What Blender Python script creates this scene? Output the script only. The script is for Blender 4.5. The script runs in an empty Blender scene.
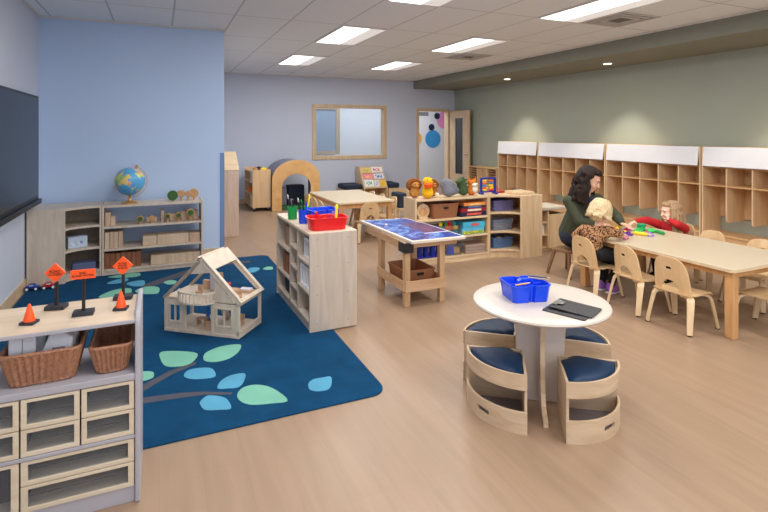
import bpy, math, random
from math import sin, cos, pi, radians, sqrt, atan2
from mathutils import Vector, Matrix, Euler
from mathutils.geometry import tessellate_polygon
random.seed(7)
S = bpy.context.scene
COL = S.collection
ORG = {}

# ------------------------------------------------------------------ materials
def lin(c):
    out = []
    for v in c[:3]:
        v = v / 255.0
        out.append(v / 12.92 if v <= 0.04045 else ((v + 0.055) / 1.055) ** 2.4)
    return (out[0], out[1], out[2], 1.0)

MATS = {}
def _new(name):
    m = bpy.data.materials.new(name)
    m.use_nodes = True
    nt = m.node_tree
    b = nt.nodes.get('Principled BSDF')
    return m, nt, b

def mat(name, c, rough=0.5, var=0.06, nscale=6.0, metal=0.0, bump=0.0, bscale=60.0, coat=0.0, emit=0.0, spec=0.5, stretch=(1, 1, 1), c2=None):
    """plain surface with a little procedural tone variation"""
    if name in MATS: return MATS[name]
    m, nt, b = _new(name)
    N, L = nt.nodes, nt.links
    tc = N.new('ShaderNodeTexCoord'); mp = N.new('ShaderNodeMapping'); mp.inputs['Scale'].default_value = stretch
    L.new(tc.outputs['Object'], mp.inputs['Vector'])
    nz = N.new('ShaderNodeTexNoise'); nz.inputs['Scale'].default_value = nscale; nz.inputs['Detail'].default_value = 3
    L.new(mp.outputs[0], nz.inputs['Vector'])
    rp = N.new('ShaderNodeValToRGB')
    a = lin(c)
    z = lin(c2) if c2 else None
    rp.color_ramp.elements[0].position = 0.3; rp.color_ramp.elements[1].position = 0.7
    rp.color_ramp.elements[0].color = tuple(x * (1 - var) for x in a[:3]) + (1,)
    rp.color_ramp.elements[1].color = z if z else tuple(min(1, x * (1 + var)) for x in a[:3]) + (1,)
    L.new(nz.outputs['Fac'], rp.inputs[0]); L.new(rp.outputs[0], b.inputs['Base Color'])
    b.inputs['Roughness'].default_value = rough; b.inputs['Metallic'].default_value = metal
    b.inputs['Specular IOR Level'].default_value = spec
    b.inputs['Coat Weight'].default_value = coat
    if emit:
        L.new(rp.outputs[0], b.inputs['Emission Color']); b.inputs['Emission Strength'].default_value = emit
    if bump:
        n2 = N.new('ShaderNodeTexNoise'); n2.inputs['Scale'].default_value = bscale; n2.inputs['Detail'].default_value = 4
        L.new(mp.outputs[0], n2.inputs['Vector'])
        bp = N.new('ShaderNodeBump'); bp.inputs['Strength'].default_value = bump; bp.inputs['Distance'].default_value = 0.004
        L.new(n2.outputs['Fac'], bp.inputs['Height']); L.new(bp.outputs[0], b.inputs['Normal'])
    MATS[name] = m
    return m

def wood(name, c1, c2, stretch=(9, 9, 1.0), rough=0.42, scale=2.2):
    """pale sheet wood: long soft grain, offset per object"""
    if name in MATS: return MATS[name]
    m, nt, b = _new(name)
    N, L = nt.nodes, nt.links
    tc = N.new('ShaderNodeTexCoord'); oi = N.new('ShaderNodeObjectInfo')
    mp = N.new('ShaderNodeMapping'); mp.inputs['Scale'].default_value = stretch
    ad = N.new('ShaderNodeVectorMath'); ad.operation = 'ADD'
    mu = N.new('ShaderNodeMath'); mu.operation = 'MULTIPLY'; mu.inputs[1].default_value = 7.0
    L.new(oi.outputs['Random'], mu.inputs[0])
    L.new(tc.outputs['Object'], ad.inputs[0]); L.new(mu.outputs[0], ad.inputs[1]); L.new(ad.outputs[0], mp.inputs['Vector'])
    nz = N.new('ShaderNodeTexNoise'); nz.inputs['Scale'].default_value = scale; nz.inputs['Detail'].default_value = 5
    nz.inputs['Distortion'].default_value = 0.9; nz.inputs['Roughness'].default_value = 0.55
    L.new(mp.outputs[0], nz.inputs['Vector'])
    rp = N.new('ShaderNodeValToRGB')
    rp.color_ramp.elements[0].position = 0.32; rp.color_ramp.elements[1].position = 0.68
    rp.color_ramp.elements[0].color = lin(c2); rp.color_ramp.elements[1].color = lin(c1)
    L.new(nz.outputs['Fac'], rp.inputs[0]); L.new(rp.outputs[0], b.inputs['Base Color'])
    b.inputs['Roughness'].default_value = rough
    MATS[name] = m
    return m

def clear(name, c, opac=0.35, rough=0.15):
    """see-through plastic or glass: transparent mixed with a tinted glossy skin"""
    if name in MATS: return MATS[name]
    m, nt, b = _new(name)
    N, L = nt.nodes, nt.links
    b.inputs['Base Color'].default_value = lin(c); b.inputs['Roughness'].default_value = rough
    tr = N.new('ShaderNodeBsdfTransparent'); tr.inputs[0].default_value = tuple(0.55 + 0.45 * x for x in lin(c)[:3]) + (1,)
    nz = N.new('ShaderNodeTexNoise'); nz.inputs['Scale'].default_value = 3
    mr = N.new('ShaderNodeMapRange'); mr.inputs['To Min'].default_value = opac * 0.85; mr.inputs['To Max'].default_value = min(1, opac * 1.15)
    L.new(nz.outputs['Fac'], mr.inputs['Value'])
    mx = N.new('ShaderNodeMixShader'); out = N.get('Material Output')
    L.new(mr.outputs[0], mx.inputs[0]); L.new(tr.outputs[0], mx.inputs[1]); L.new(b.outputs[0], mx.inputs[2])
    L.new(mx.outputs[0], out.inputs['Surface'])
    MATS[name] = m
    return m

def spots(name, base, spot, scale=40, thr=0.35, rough=0.8, c3=None, dist=0.0):
    """voronoi blotches of one colour on another (leopard print, map land, toy clutter)"""
    if name in MATS: return MATS[name]
    m, nt, b = _new(name)
    N, L = nt.nodes, nt.links
    tc = N.new('ShaderNodeTexCoord')
    nz = N.new('ShaderNodeTexNoise'); nz.inputs['Scale'].default_value = scale; nz.inputs['Detail'].default_value = 2
    nz.inputs['Distortion'].default_value = dist
    L.new(tc.outputs['Object'], nz.inputs['Vector'])
    rp = N.new('ShaderNodeValToRGB'); cr = rp.color_ramp
    cr.elements[0].position = thr - 0.02; cr.elements[0].color = lin(spot)
    cr.elements[1].position = thr + 0.03; cr.elements[1].color = lin(base)
    if c3:
        e = cr.elements.new(0.62); e.color = lin(base)
        e = cr.elements.new(0.66); e.color = lin(c3)
    L.new(nz.outputs['Fac'], rp.inputs[0]); L.new(rp.outputs[0], b.inputs['Base Color'])
    b.inputs['Roughness'].default_value = rough
    MATS[name] = m
    return m

def glow(name, c, s):
    if name in MATS: return MATS[name]
    m, nt, b = _new(name)
    b.inputs['Base Color'].default_value = lin(c)
    b.inputs['Emission Color'].default_value = lin(c); b.inputs['Emission Strength'].default_value = s
    b.inputs['Roughness'].default_value = 0.5
    MATS[name] = m
    return m

# ------------------------------------------------------------------ mesh builder
class M:
    def __init__(s): s.v = []; s.f = []; s.m = []
    def add(s, vs, fs, mi=0, T=None):
        o = len(s.v)
        s.v += [tuple(T @ Vector(p)) if T is not None else tuple(p) for p in vs]
        for f in fs: s.f.append([o + i for i in f]); s.m.append(mi)
        return s
    def box(s, x0, x1, y0, y1, z0, z1, mi=0, T=None):
        return s.add([(x0, y0, z0), (x1, y0, z0), (x1, y1, z0), (x0, y1, z0), (x0, y0, z1), (x1, y0, z1), (x1, y1, z1), (x0, y1, z1)],
                     [(3, 2, 1, 0), (4, 5, 6, 7), (0, 1, 5, 4), (1, 2, 6, 5), (2, 3, 7, 6), (3, 0, 4, 7)], mi, T)
    def bar(s, p0, p1, w, h, up=(0, 0, 1), mi=0):
        """rectangular bar from p0 to p1, w across, h along 'up'"""
        a, b = Vector(p0), Vector(p1); d = (b - a).normalized(); u = Vector(up)
        x = d.cross(u).normalized(); u = x.cross(d).normalized()
        vs = []
        for p in (a, b):
            for i, j in ((-1, -1), (1, -1), (1, 1), (-1, 1)): vs.append(p + x * (w / 2 * i) + u * (h / 2 * j))
        return s.add(vs, [(0, 1, 2, 3), (7, 6, 5, 4), (0, 4, 5, 1), (1, 5, 6, 2), (2, 6, 7, 3), (3, 7, 4, 0)], mi)
    def prism(s, pts, axis, a, b, holes=(), mi=0, T=None, fn=None):
        """2-D outline (with holes) extruded along an axis; fn may bend the result"""
        def P3(p, k):
            if axis == 'z': q = (p[0], p[1], k)
            elif axis == 'y': q = (p[0], k, p[1])
            else: q = (k, p[0], p[1])
            return fn(q) if fn else q
        loops = [list(pts)] + [list(h) for h in holes]
        flat = [p for l in loops for p in l]; n = len(flat)
        vs = [P3(p, a) for p in flat] + [P3(p, b) for p in flat]
        fs = []
        if holes or fn:
            for t in tessellate_polygon([[Vector((p[0], p[1], 0)) for p in l] for l in loops]):
                fs.append(tuple(t)); fs.append((t[2] + n, t[1] + n, t[0] + n))
        else:
            fs.append(tuple(range(n))); fs.append(tuple(range(2 * n - 1, n - 1, -1)))
        o = 0
        for l in loops:
            k = len(l)
            for i in range(k): fs.append((o + i, o + (i + 1) % k, o + (i + 1) % k + n, o + i + n))
            o += k
        return s.add(vs, fs, mi, T)
    def cyl(s, p0, p1, r0, r1=None, n=16, mi=0):
        r1 = r0 if r1 is None else r1
        a, b = Vector(p0), Vector(p1); d = (b - a).normalized()
        x = d.orthogonal().normalized(); y = d.cross(x)
        vs = [a + x * (r0 * cos(2 * pi * i / n)) + y * (r0 * sin(2 * pi * i / n)) for i in range(n)] + \
             [b + x * (r1 * cos(2 * pi * i / n)) + y * (r1 * sin(2 * pi * i / n)) for i in range(n)]
        fs = [(i, (i + 1) % n, n + (i + 1) % n, n + i) for i in range(n)] + [tuple(range(n - 1, -1, -1)), tuple(range(n, 2 * n))]
        return s.add(vs, fs, mi)
    def tube(s, path, r, n=8, mi=0, closed=False):
        ps = [Vector(p) for p in path]; k = len(ps); vs = []
        up = Vector((0, 0, 1))
        for i, p in enumerate(ps):
            d = (ps[(i + 1) % k] - ps[i - 1]) if closed else (ps[min(i + 1, k - 1)] - ps[max(i - 1, 0)])
            d.normalize(); u = up if abs(d.z) < 0.95 else Vector((1, 0, 0))
            x = d.cross(u).normalized(); y = x.cross(d)
            rr = r[i] if isinstance(r, (list, tuple)) else r
            vs += [p + x * (rr * cos(2 * pi * j / n)) + y * (rr * sin(2 * pi * j / n)) for j in range(n)]
        fs = []
        for i in range(k if closed else k - 1):
            i2 = (i + 1) % k
            for j in range(n): fs.append((i * n + j, i * n + (j + 1) % n, i2 * n + (j + 1) % n, i2 * n + j))
        if not closed: fs += [tuple(range(n - 1, -1, -1)), tuple(range((k - 1) * n, k * n))]
        return s.add(vs, fs, mi)
    def sweep(s, path, side, w, t, mi=0):
        """flat strip of width w (along 'side') and thickness t swept along a path; w and t may be lists"""
        ps = [Vector(p) for p in path]; k = len(ps); sd = Vector(side).normalized(); vs = []
        for i, p in enumerate(ps):
            d = (ps[min(i + 1, k - 1)] - ps[max(i - 1, 0)]).normalized()
            nn = d.cross(sd).normalized()
            ww = w[i] if isinstance(w, (list, tuple)) else w; tt = t[i] if isinstance(t, (list, tuple)) else t
            for a, b in ((-1, -1), (1, -1), (1, 1), (-1, 1)): vs.append(p + sd * (ww / 2 * a) + nn * (tt / 2 * b))
        fs = [(3, 2, 1, 0), tuple(range(4 * k - 4, 4 * k))]
        for i in range(k - 1):
            for j in range(4): fs.append((4 * i + j, 4 * i + (j + 1) % 4, 4 * i + 4 + (j + 1) % 4, 4 * i + 4 + j))
        return s.add(vs, fs, mi)
    def lathe(s, prof, c=(0, 0, 0), n=32, mi=0, T=None):
        vs = []; k = len(prof)
        for r, z in prof:
            for j in range(n): vs.append((c[0] + r * cos(2 * pi * j / n), c[1] + r * sin(2 * pi * j / n), c[2] + z))
        fs = []
        for i in range(k - 1):
            for j in range(n): fs.append((i * n + j, i * n + (j + 1) % n, (i + 1) * n + (j + 1) % n, (i + 1) * n + j))
        fs += [tuple(range(n - 1, -1, -1)), tuple(range((k - 1) * n, k * n))]
        return s.add(vs, fs, mi, T)
    def ell(s, c, r, rot=None, n=16, mi=0):
        if not isinstance(r, (list, tuple)): r = (r, r, r)
        T = Matrix.Translation(Vector(c))
        if rot is not None: T = T @ (rot.to_4x4() if isinstance(rot, Matrix) else Euler(rot).to_matrix().to_4x4())
        k = max(6, n // 2); vs = [(0, 0, -r[2])]
        for i in range(1, k):
            a = -pi / 2 + pi * i / k
            for j in range(n): vs.append((r[0] * cos(a) * cos(2 * pi * j / n), r[1] * cos(a) * sin(2 * pi * j / n), r[2] * sin(a)))
        vs.append((0, 0, r[2])); e = len(vs) - 1; fs = []
        for j in range(n):
            fs.append((0, 1 + (j + 1) % n, 1 + j)); fs.append((e, e - n + j, e - n + (j + 1) % n))
        for i in range(k - 2):
            for j in range(n): fs.append((1 + i * n + j, 1 + i * n + (j + 1) % n, 1 + (i + 1) * n + (j + 1) % n, 1 + (i + 1) * n + j))
        return s.add(vs, fs, mi, T)
    def cap(s, p0, p1, r0, r1=None, n=14, mi=0):
        """tapered limb with round ends"""
        r1 = r0 if r1 is None else r1
        s.cyl(p0, p1, r0, r1, n, mi); s.ell(p0, r0, None, n, mi); s.ell(p1, r1, None, n, mi); return s
    def loft(s, rings, mi=0, caps=True):
        n = len(rings[0]); vs = [p for r in rings for p in r]; fs = []
        for i in range(len(rings) - 1):
            for j in range(n): fs.append((i * n + j, i * n + (j + 1) % n, (i + 1) * n + (j + 1) % n, (i + 1) * n + j))
        if caps: fs += [tuple(range(n - 1, -1, -1)), tuple(range((len(rings) - 1) * n, len(rings) * n))]
        return s.add(vs, fs, mi)

def rrect(cx, cy, hx, hy, r, k=5):
    """rounded rectangle outline, counter-clockwise"""
    out = []
    for sx, sy, a0 in ((1, 1, 0), (-1, 1, 90), (-1, -1, 180), (1, -1, 270)):
        for i in range(k + 1):
            a = radians(a0 + 90 * i / k); out.append((cx + sx * (hx - r) + r * cos(a), cy + sy * (hy - r) + r * sin(a)))
    return out

def oval(cx, cy, rx, ry, n=20): return [(cx + rx * cos(2 * pi * i / n), cy + ry * sin(2 * pi * i / n)) for i in range(n)]

# ------------------------------------------------------------------ objects
def _tags(o, label=None, cat=None, group=None, kind=None):
    if label: o['label'] = label
    if cat: o['category'] = cat
    if group: o['group'] = group
    if kind: o['kind'] = kind

def thing(name, label, cat, loc=(0, 0, 0), rz=0.0, group=None, world=True):
    """Empty at the base of a thing; with world=True its parts are drawn in room coordinates"""
    o = bpy.data.objects.new(name, None); COL.objects.link(o)
    o.empty_display_size = 0.1; o.location = loc; o.rotation_euler = (0, 0, radians(rz))
    _tags(o, label, cat, group)
    ORG[o.name] = Vector(loc) if (world and rz == 0) else Vector((0, 0, 0))
    return o

def _org(p):
    while p is not None:
        if p.name in ORG: return ORG[p.name]
        p = p.parent
    return Vector((0, 0, 0))

def build(m, name, mats, parent=None, bevel=0.0, smooth=None, seg=2, label=None, org=None, remesh=0.0, soft=0, subsurf=0):
    me = bpy.data.meshes.new(name)
    og = org if org is not None else _org(parent)
    me.from_pydata([(p[0] - og[0], p[1] - og[1], p[2] - og[2]) for p in m.v], [], m.f)
    ml = mats if isinstance(mats, (list, tuple)) else [mats]
    for q in ml: me.materials.append(q)
    if len(ml) > 1:
        me.polygons.foreach_set('material_index', m.m)
    import bmesh
    bm = bmesh.new(); bm.from_mesh(me); bmesh.ops.recalc_face_normals(bm, faces=bm.faces); bm.to_mesh(me); bm.free()
    if smooth is not None:
        me.polygons.foreach_set('use_smooth', [True] * len(me.polygons))
        if smooth < 3: me.set_sharp_from_angle(angle=smooth)
    me.update()
    o = bpy.data.objects.new(name, me); COL.objects.link(o)
    if parent is not None: o.parent = parent
    elif org is not None: o.location = org
    if remesh:
        md = o.modifiers.new('remesh', 'REMESH'); md.mode = 'VOXEL'; md.voxel_size = remesh; md.use_smooth_shade = True
        if soft: sm = o.modifiers.new('smooth', 'SMOOTH'); sm.iterations = soft; sm.factor = 0.5
    if subsurf:
        md = o.modifiers.new('subsurf', 'SUBSURF'); md.levels = subsurf; md.render_levels = subsurf
    if bevel:
        md = o.modifiers.new('bevel', 'BEVEL'); md.width = bevel; md.segments = seg; md.limit_method = 'ANGLE'; md.angle_limit = radians(50)
    if label: o['label'] = label
    return o

def solo(m, name, mats, label, cat, loc=(0, 0, 0), rz=0.0, group=None, world=True, **k):
    """a thing that is one mesh"""
    o = build(m, name, mats, None, org=Vector(loc) if world else Vector((0, 0, 0)), **k)
    o.location = loc; o.rotation_euler = (0, 0, radians(rz))
    _tags(o, label, cat, group)
    return o

def struct(m, name, mats, **k):
    o = build(m, name, mats, None, **k); o['kind'] = 'structure'; return o

def kids(o): return [c for c in KIDS_SCAN() if c.parent == o]
def KIDS_SCAN(): return list(COL.objects)

def copy_tree(o, loc=None, rz=None, label=None, group=None, parent=None, scale=None):
    c = o.copy(); COL.objects.link(c); c.parent = parent
    if loc is not None: c.location = loc
    if rz is not None: c.rotation_euler = (0, 0, radians(rz))
    if label: c['label'] = label
    if group: c['group'] = group
    if scale: c.scale = (scale,) * 3
    for ch in list(o.children): copy_tree(ch, parent=c)
    return c

def text_part(txt, name, mt, parent, size, at, rot, label=None, bold=True):
    cu = bpy.data.curves.new(name, 'FONT'); cu.body = txt; cu.size = size; cu.align_x = 'CENTER'; cu.align_y = 'CENTER'
    cu.extrude = 0.0004; cu.offset = 0.0001 if bold else 0; cu.space_line = 0.85
    to = bpy.data.objects.new(name, cu); COL.objects.link(to)
    dg = bpy.context.evaluated_depsgraph_get(); dg.update()
    me = bpy.data.meshes.new_from_object(to.evaluated_get(dg))
    COL.objects.unlink(to); bpy.data.objects.remove(to)
    me.materials.clear(); me.materials.append(mt)
    o = bpy.data.objects.new(name, me); COL.objects.link(o); o.parent = parent
    o.location = at; o.rotation_euler = rot
    if label: o['label'] = label
    return o

# ------------------------------------------------------------------ palette
BIRCH = wood('pale_birch_ply', (224, 206, 182), (206, 184, 158))
BIRCHC = wood('cool_birch_ply', (212, 198, 182), (194, 178, 160))
BIRCHH = wood('pale_birch_flat_grain', (226, 202, 170), (206, 178, 146), stretch=(1.0, 9, 9))
MAPLE = wood('warm_maple', (228, 200, 160), (210, 178, 136))
MAPLEH = wood('warm_maple_flat', (232, 208, 172), (218, 190, 150), stretch=(1.0, 9, 9))
LOCK = wood('locker_maple', (232, 202, 160), (218, 184, 140))
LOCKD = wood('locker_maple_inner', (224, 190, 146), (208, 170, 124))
PINE = wood('honey_pine', (216, 168, 114), (194, 144, 92))
TRIM = wood('oak_trim', (216, 192, 160), (198, 172, 138))
EDGE = mat('grey_laminate_edge', (172, 170, 177), 0.4, 0.03)
TOPW = mat('speckled_cream_laminate', (204, 188, 160), 0.34, 0.03, nscale=120)
TABLEW = mat('off_white_laminate', (202, 192, 180), 0.32, 0.02, nscale=60)
WHITE = mat('white_board', (236, 236, 240), 0.4, 0.015)
BLACK = mat('black_plastic', (22, 22, 26), 0.4, 0.08)
STEEL = mat('brushed_steel', (190, 188, 184), 0.3, 0.05, metal=1.0)
NAVY = mat('navy_vinyl', (10, 44, 76), 0.5, 0.05, bump=0.05, spec=0.35)
NAVYD = mat('dark_navy_fabric', (32, 42, 62), 0.8, 0.08, bump=0.1)
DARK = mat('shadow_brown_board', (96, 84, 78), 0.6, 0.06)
ORANGE = mat('traffic_orange', (255, 88, 20), 0.45, 0.03)
WICK = mat('brown_wicker', (150, 102, 76), 0.6, 0.1, nscale=90, c2=(180, 130, 98))
BROWNB = mat('brown_woven_bin', (144, 92, 60), 0.6, 0.08, nscale=80)
BLUEP = mat('bright_blue_plastic', (16, 72, 230), 0.32, 0.03)
REDP = mat('bright_red_plastic', (226, 24, 30), 0.32, 0.03)
GREENP = mat('bright_green_plastic', (20, 158, 76), 0.35, 0.03)
YELP = mat('bright_yellow_plastic', (250, 216, 40), 0.4, 0.03)
PURP = mat('purple_plastic', (104, 44, 150), 0.4, 0.03)
MAGP = mat('magenta_plastic', (214, 36, 140), 0.4, 0.03)
ORAP = mat('orange_plastic', (250, 120, 30), 0.4, 0.03)
LIMEP = mat('lime_green_plastic', (64, 206, 96), 0.4, 0.03)
LAVP = mat('lavender_plastic', (158, 140, 226), 0.4, 0.03)
PINKP = mat('pink_plastic', (232, 120, 160), 0.4, 0.03)
CLEAR = clear('clear_plastic', (206, 212, 220), 0.07)
CLEARB = clear('clear_blue_plastic', (130, 170, 220), 0.34)
CLEARP = clear('clear_purple_plastic', (150, 146, 196), 0.36)
CLEARG = clear('clear_grey_plastic', (176, 186, 206), 0.34)
GLASS = clear('window_glass', (214, 226, 236), 0.12, 0.03)
# ================================================================== room
XL, XR, YB, ZC = -1.195, 6.92, 11.1, 2.79
YF = -2.2
WY, WX = 6.52, 0.735           # face and end of the blue wall
SX, SZ = 5.74, 2.6            # soffit face and underside

def floor_mat():
    m, nt, b = _new('pale_oak_plank_floor'); N, L = nt.nodes, nt.links
    tc = N.new('ShaderNodeTexCoord'); sp = N.new('ShaderNodeSeparateXYZ'); L.new(tc.outputs['Object'], sp.inputs[0])
    cb = N.new('ShaderNodeCombineXYZ'); L.new(sp.outputs['Y'], cb.inputs['X']); L.new(sp.outputs['X'], cb.inputs['Y'])
    br = N.new('ShaderNodeTexBrick'); br.inputs['Scale'].default_value = 1.0
    br.inputs['Brick Width'].default_value = 1.2; br.inputs['Row Height'].default_value = 0.18; br.inputs['Mortar Size'].default_value = 0.0012
    br.inputs['Mortar Smooth'].default_value = 0.3; br.inputs['Bias'].default_value = 0.0; br.offset = 0.37
    br.inputs['Color1'].default_value = lin((158, 132, 108)); br.inputs['Color2'].default_value = lin((155.5, 129, 105)); br.inputs['Mortar'].default_value = lin((149, 123, 99))
    L.new(cb.outputs[0], br.inputs['Vector'])
    mp = N.new('ShaderNodeMapping'); mp.inputs['Scale'].default_value = (0.6, 6.5, 1); L.new(cb.outputs[0], mp.inputs['Vector'])
    nz = N.new('ShaderNodeTexNoise'); nz.inputs['Scale'].default_value = 2.4; nz.inputs['Detail'].default_value = 6; nz.inputs['Distortion'].default_value = 0.7
    L.new(mp.outputs[0], nz.inputs['Vector'])
    mr = N.new('ShaderNodeMapRange'); mr.inputs['From Min'].default_value = 0.25; mr.inputs['From Max'].default_value = 0.75
    mr.inputs['To Min'].default_value = 0.885; mr.inputs['To Max'].default_value = 1.08; L.new(nz.outputs['Fac'], mr.inputs['Value'])
    mx = N.new('ShaderNodeMix'); mx.data_type = 'RGBA'; mx.blend_type = 'MULTIPLY'; mx.inputs['Factor'].default_value = 1.0
    L.new(br.outputs['Color'], mx.inputs[6]); L.new(mr.outputs[0], mx.inputs[7]); L.new(mx.outputs[2], b.inputs['Base Color'])
    b.inputs['Roughness'].default_value = 0.36; b.inputs['Specular IOR Level'].default_value = 0.45
    return m

def ceiling_mat():
    m, nt, b = _new('white_ceiling_tile'); N, L = nt.nodes, nt.links
    tc = N.new('ShaderNodeTexCoord'); sp = N.new('ShaderNodeSeparateXYZ'); L.new(tc.outputs['Object'], sp.inputs[0])
    def line(out, off, pitch, hw):
        a = N.new('ShaderNodeMath'); a.operation = 'SUBTRACT'; a.inputs[1].default_value = off - 20 * pitch; L.new(out, a.inputs[0])
        d = N.new('ShaderNodeMath'); d.operation = 'MODULO'; d.inputs[1].default_value = pitch; L.new(a.outputs[0], d.inputs[0])
        e = N.new('ShaderNodeMath'); e.operation = 'PINGPONG'; e.inputs[1].default_value = pitch / 2; L.new(d.outputs[0], e.inputs[0])
        g = N.new('ShaderNodeMath'); g.operation = 'LESS_THAN'; g.inputs[1].default_value = hw; L.new(e.outputs[0], g.inputs[0])
        return g.outputs[0]
    mx = N.new('ShaderNodeMath'); mx.operation = 'MAXIMUM'
    L.new(line(sp.outputs['X'], 1.36, 0.61, 0.009), mx.inputs[0]); L.new(line(sp.outputs['Y'], 5.63, 1.22, 0.009), mx.inputs[1])
    nz = N.new('ShaderNodeTexNoise'); nz.inputs['Scale'].default_value = 90; L.new(tc.outputs['Object'], nz.inputs['Vector'])
    rp = N.new('ShaderNodeValToRGB'); rp.color_ramp.elements[0].color = lin((222, 229, 235)); rp.color_ramp.elements[1].color = lin((232, 238, 243))
    L.new(nz.outputs['Fac'], rp.inputs[0])
    mc = N.new('ShaderNodeMix'); mc.data_type = 'RGBA'; mc.inputs[7].default_value = lin((188, 192, 196))
    L.new(mx.outputs[0], mc.inputs['Factor']); L.new(rp.outputs[0], mc.inputs[6]); L.new(mc.outputs[2], b.inputs['Base Color'])
    b.inputs['Roughness'].default_value = 0.9
    return m

W_BLUE = mat('sky_blue_paint', (184, 206, 238), 0.7, 0.012, nscale=2)
W_LAV = mat('pale_lavender_paint', (198, 206, 224), 0.7, 0.012, nscale=2)
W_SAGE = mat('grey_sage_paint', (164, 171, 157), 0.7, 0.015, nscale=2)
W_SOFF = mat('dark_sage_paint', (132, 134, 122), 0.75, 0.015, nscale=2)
W_LEFT = mat('pale_grey_blue_paint', (200, 208, 224), 0.7, 0.012, nscale=2)

struct(M().box(XL - .2, 9.2, YF - .2, 14.2, -.12, 0), 'floor', floor_mat())
struct(M().box(XL - .2, 9.2, YF - .2, 14.2, ZC, ZC + .12), 'ceiling', ceiling_mat())
struct(M().box(XL - .15, XL, YF, YB, 0, ZC), 'wall_left', W_LEFT)
struct(M().box(XL, WX, WY, YB, 0, ZC), 'wall_partition', W_BLUE)
struct(M().box(XR, XR + .15, YF, YB + .14, 0, ZC), 'wall_right', W_SAGE)
struct(M().box(9.0, 9.15, YB, 13.4, 0, ZC), 'wall_hall_end', mat('hall_white_paint', (226, 228, 232), 0.7, 0.01))
struct(M().box(XL, XR, YF - .15, YF, 0, ZC), 'wall_front', W_LAV)
# back wall with a window opening and a doorway
WIN = (3.24, 4.93, 0.98, 2.10); DR = (5.88, 6.72, 0.0, 2.06)
bw = M().prism([(WX, 0), (DR[0], 0), (DR[0], DR[3]), (DR[1], DR[3]), (DR[1], 0), (XR, 0), (XR, ZC), (WX, ZC)], 'y', YB, YB + .14,
               holes=[[(WIN[0], WIN[2]), (WIN[0], WIN[3]), (WIN[1], WIN[3]), (WIN[1], WIN[2])]])
struct(bw, 'wall_back', W_LAV)
# hall behind
struct(M().box(WX, 9.0, 13.3, 13.45, 0, ZC), 'wall_hall', mat('hall_white_paint', (226, 228, 232), 0.7, 0.01))
struct(M().box(WX - .1, WX, YB, 13.4, 0, ZC), 'wall_hall_side', mat('hall_blue_paint', (176, 192, 212), 0.7, 0.01))
struct(M().box(3.2, 4.1, 12.35, 12.45, 0, ZC), 'wall_hall_partition', mat('hall_blue_paint', (176, 192, 212), 0.7, 0.01))
# soffit along the locker wall
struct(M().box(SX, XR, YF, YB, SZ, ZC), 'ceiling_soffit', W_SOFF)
# trims
struct(M().box(XL, XL + .012, YF, WY, 0, .1), 'baseboard_left', TRIM)
struct(M().box(XL + .012, WX, WY - .012, WY, 0, .1), 'baseboard_blue', TRIM)
struct(M().box(WX, DR[0] - .07, YB - .012, YB, 0, .1).box(DR[1] + .07, XR, YB - .012, YB, 0, .1), 'baseboard_back', TRIM)
struct(M().box(XR - .012, XR, YF, YB - .012, 0, .1), 'baseboard_right', TRIM)
struct(M().box(WX - .05, WX + .004, WY - .004, WY + .05, 0, 1.27), 'trim_corner', mat('corner_guard_blue', (106, 140, 188), 0.5, 0.02))
tl = M().box(XL, XL + .02, YF, WY, ZC - .02, ZC).box(XL + .02, WX, WY - .02, WY, ZC - .02, ZC).box(WX, SX, YB - .02, YB, ZC - .02, ZC)
struct(tl, 'trim_ceiling', mat('white_metal_angle', (206, 204, 204), 0.5, 0.02))
# window
wr = struct(M().prism([(WIN[0] - .08, WIN[2] - .08), (WIN[1] + .08, WIN[2] - .08), (WIN[1] + .08, WIN[3] + .07), (WIN[0] - .08, WIN[3] + .07)], 'y', YB - .025, YB + .16,
            holes=[[(WIN[0] + .01, WIN[2] + .01), (WIN[0] + .01, WIN[3] - .01), (WIN[1] - .01, WIN[3] - .01), (WIN[1] - .01, WIN[2] + .01)]]), 'window_1', TRIM, bevel=.006)
build(M().box(WIN[0] + .01, WIN[1] - .01, YB + .07, YB + .078, WIN[2] + .01, WIN[3] - .01), 'pane', GLASS, wr)
# inner wood frame seen through the pane: the hall has a window of its own
wr = struct(M().prism([(3.42, .97), (4.24, .97), (4.24, 2.2), (3.42, 2.2)], 'y', 12.30, 12.36,
            holes=[[(3.44, 1.05), (3.44, 2.11), (4.14, 2.11), (4.14, 1.05)]]), 'window_2', TRIM, bevel=.005)
build(M().box(3.45, 4.13, 12.325, 12.335, 1.06, 2.1), 'pane', mat('hall_window_blind', (164, 184, 206), 0.4, 0.03), wr)
# door frame and open leaf
fr = M()
fr.box(DR[0] - .06, DR[0] + .008, YB - .025, YB + .16, 0, DR[3] + .06).box(DR[1] - .008, DR[1] + .05, YB - .025, YB + .16, 0, DR[3] + .06).box(DR[0] + .008, DR[1] - .008, YB - .025, YB + .16, DR[3] - .008, DR[3] + .06)
struct(fr, 'trim_doorway', TRIM, bevel=.004)
dl = thing('door_1', 'open pale wood door with narrow glass strip beside the mural doorway', 'door', (6.75, 11.05, 0))
del dl['category']; dl['kind'] = 'structure'
lf = M().prism([(10.19, .01), (11.05, .01), (11.05, 2.06), (10.19, 2.06)], 'x', 6.752, 6.795, holes=[[(10.46, .5), (10.46, 1.88), (10.80, 1.88), (10.80, .5)][::-1]])
build(lf, 'door_panel', TRIM, dl, bevel=.003)
build(M().box(6.77, 6.778, 10.46, 10.80, .5, 1.88), 'pane', clear('dark_door_glass', (26, 32, 36), 0.9, 0.1), dl)
h = M().cyl((6.752, 10.26, 1.0), (6.70, 10.26, 1.0), .012, n=10).cyl((6.70, 10.26, 1.0), (6.70, 10.37, 1.0), .011, n=10).cyl((6.754, 10.26, 1.0), (6.745, 10.26, 1.0), .03, n=16)
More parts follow.
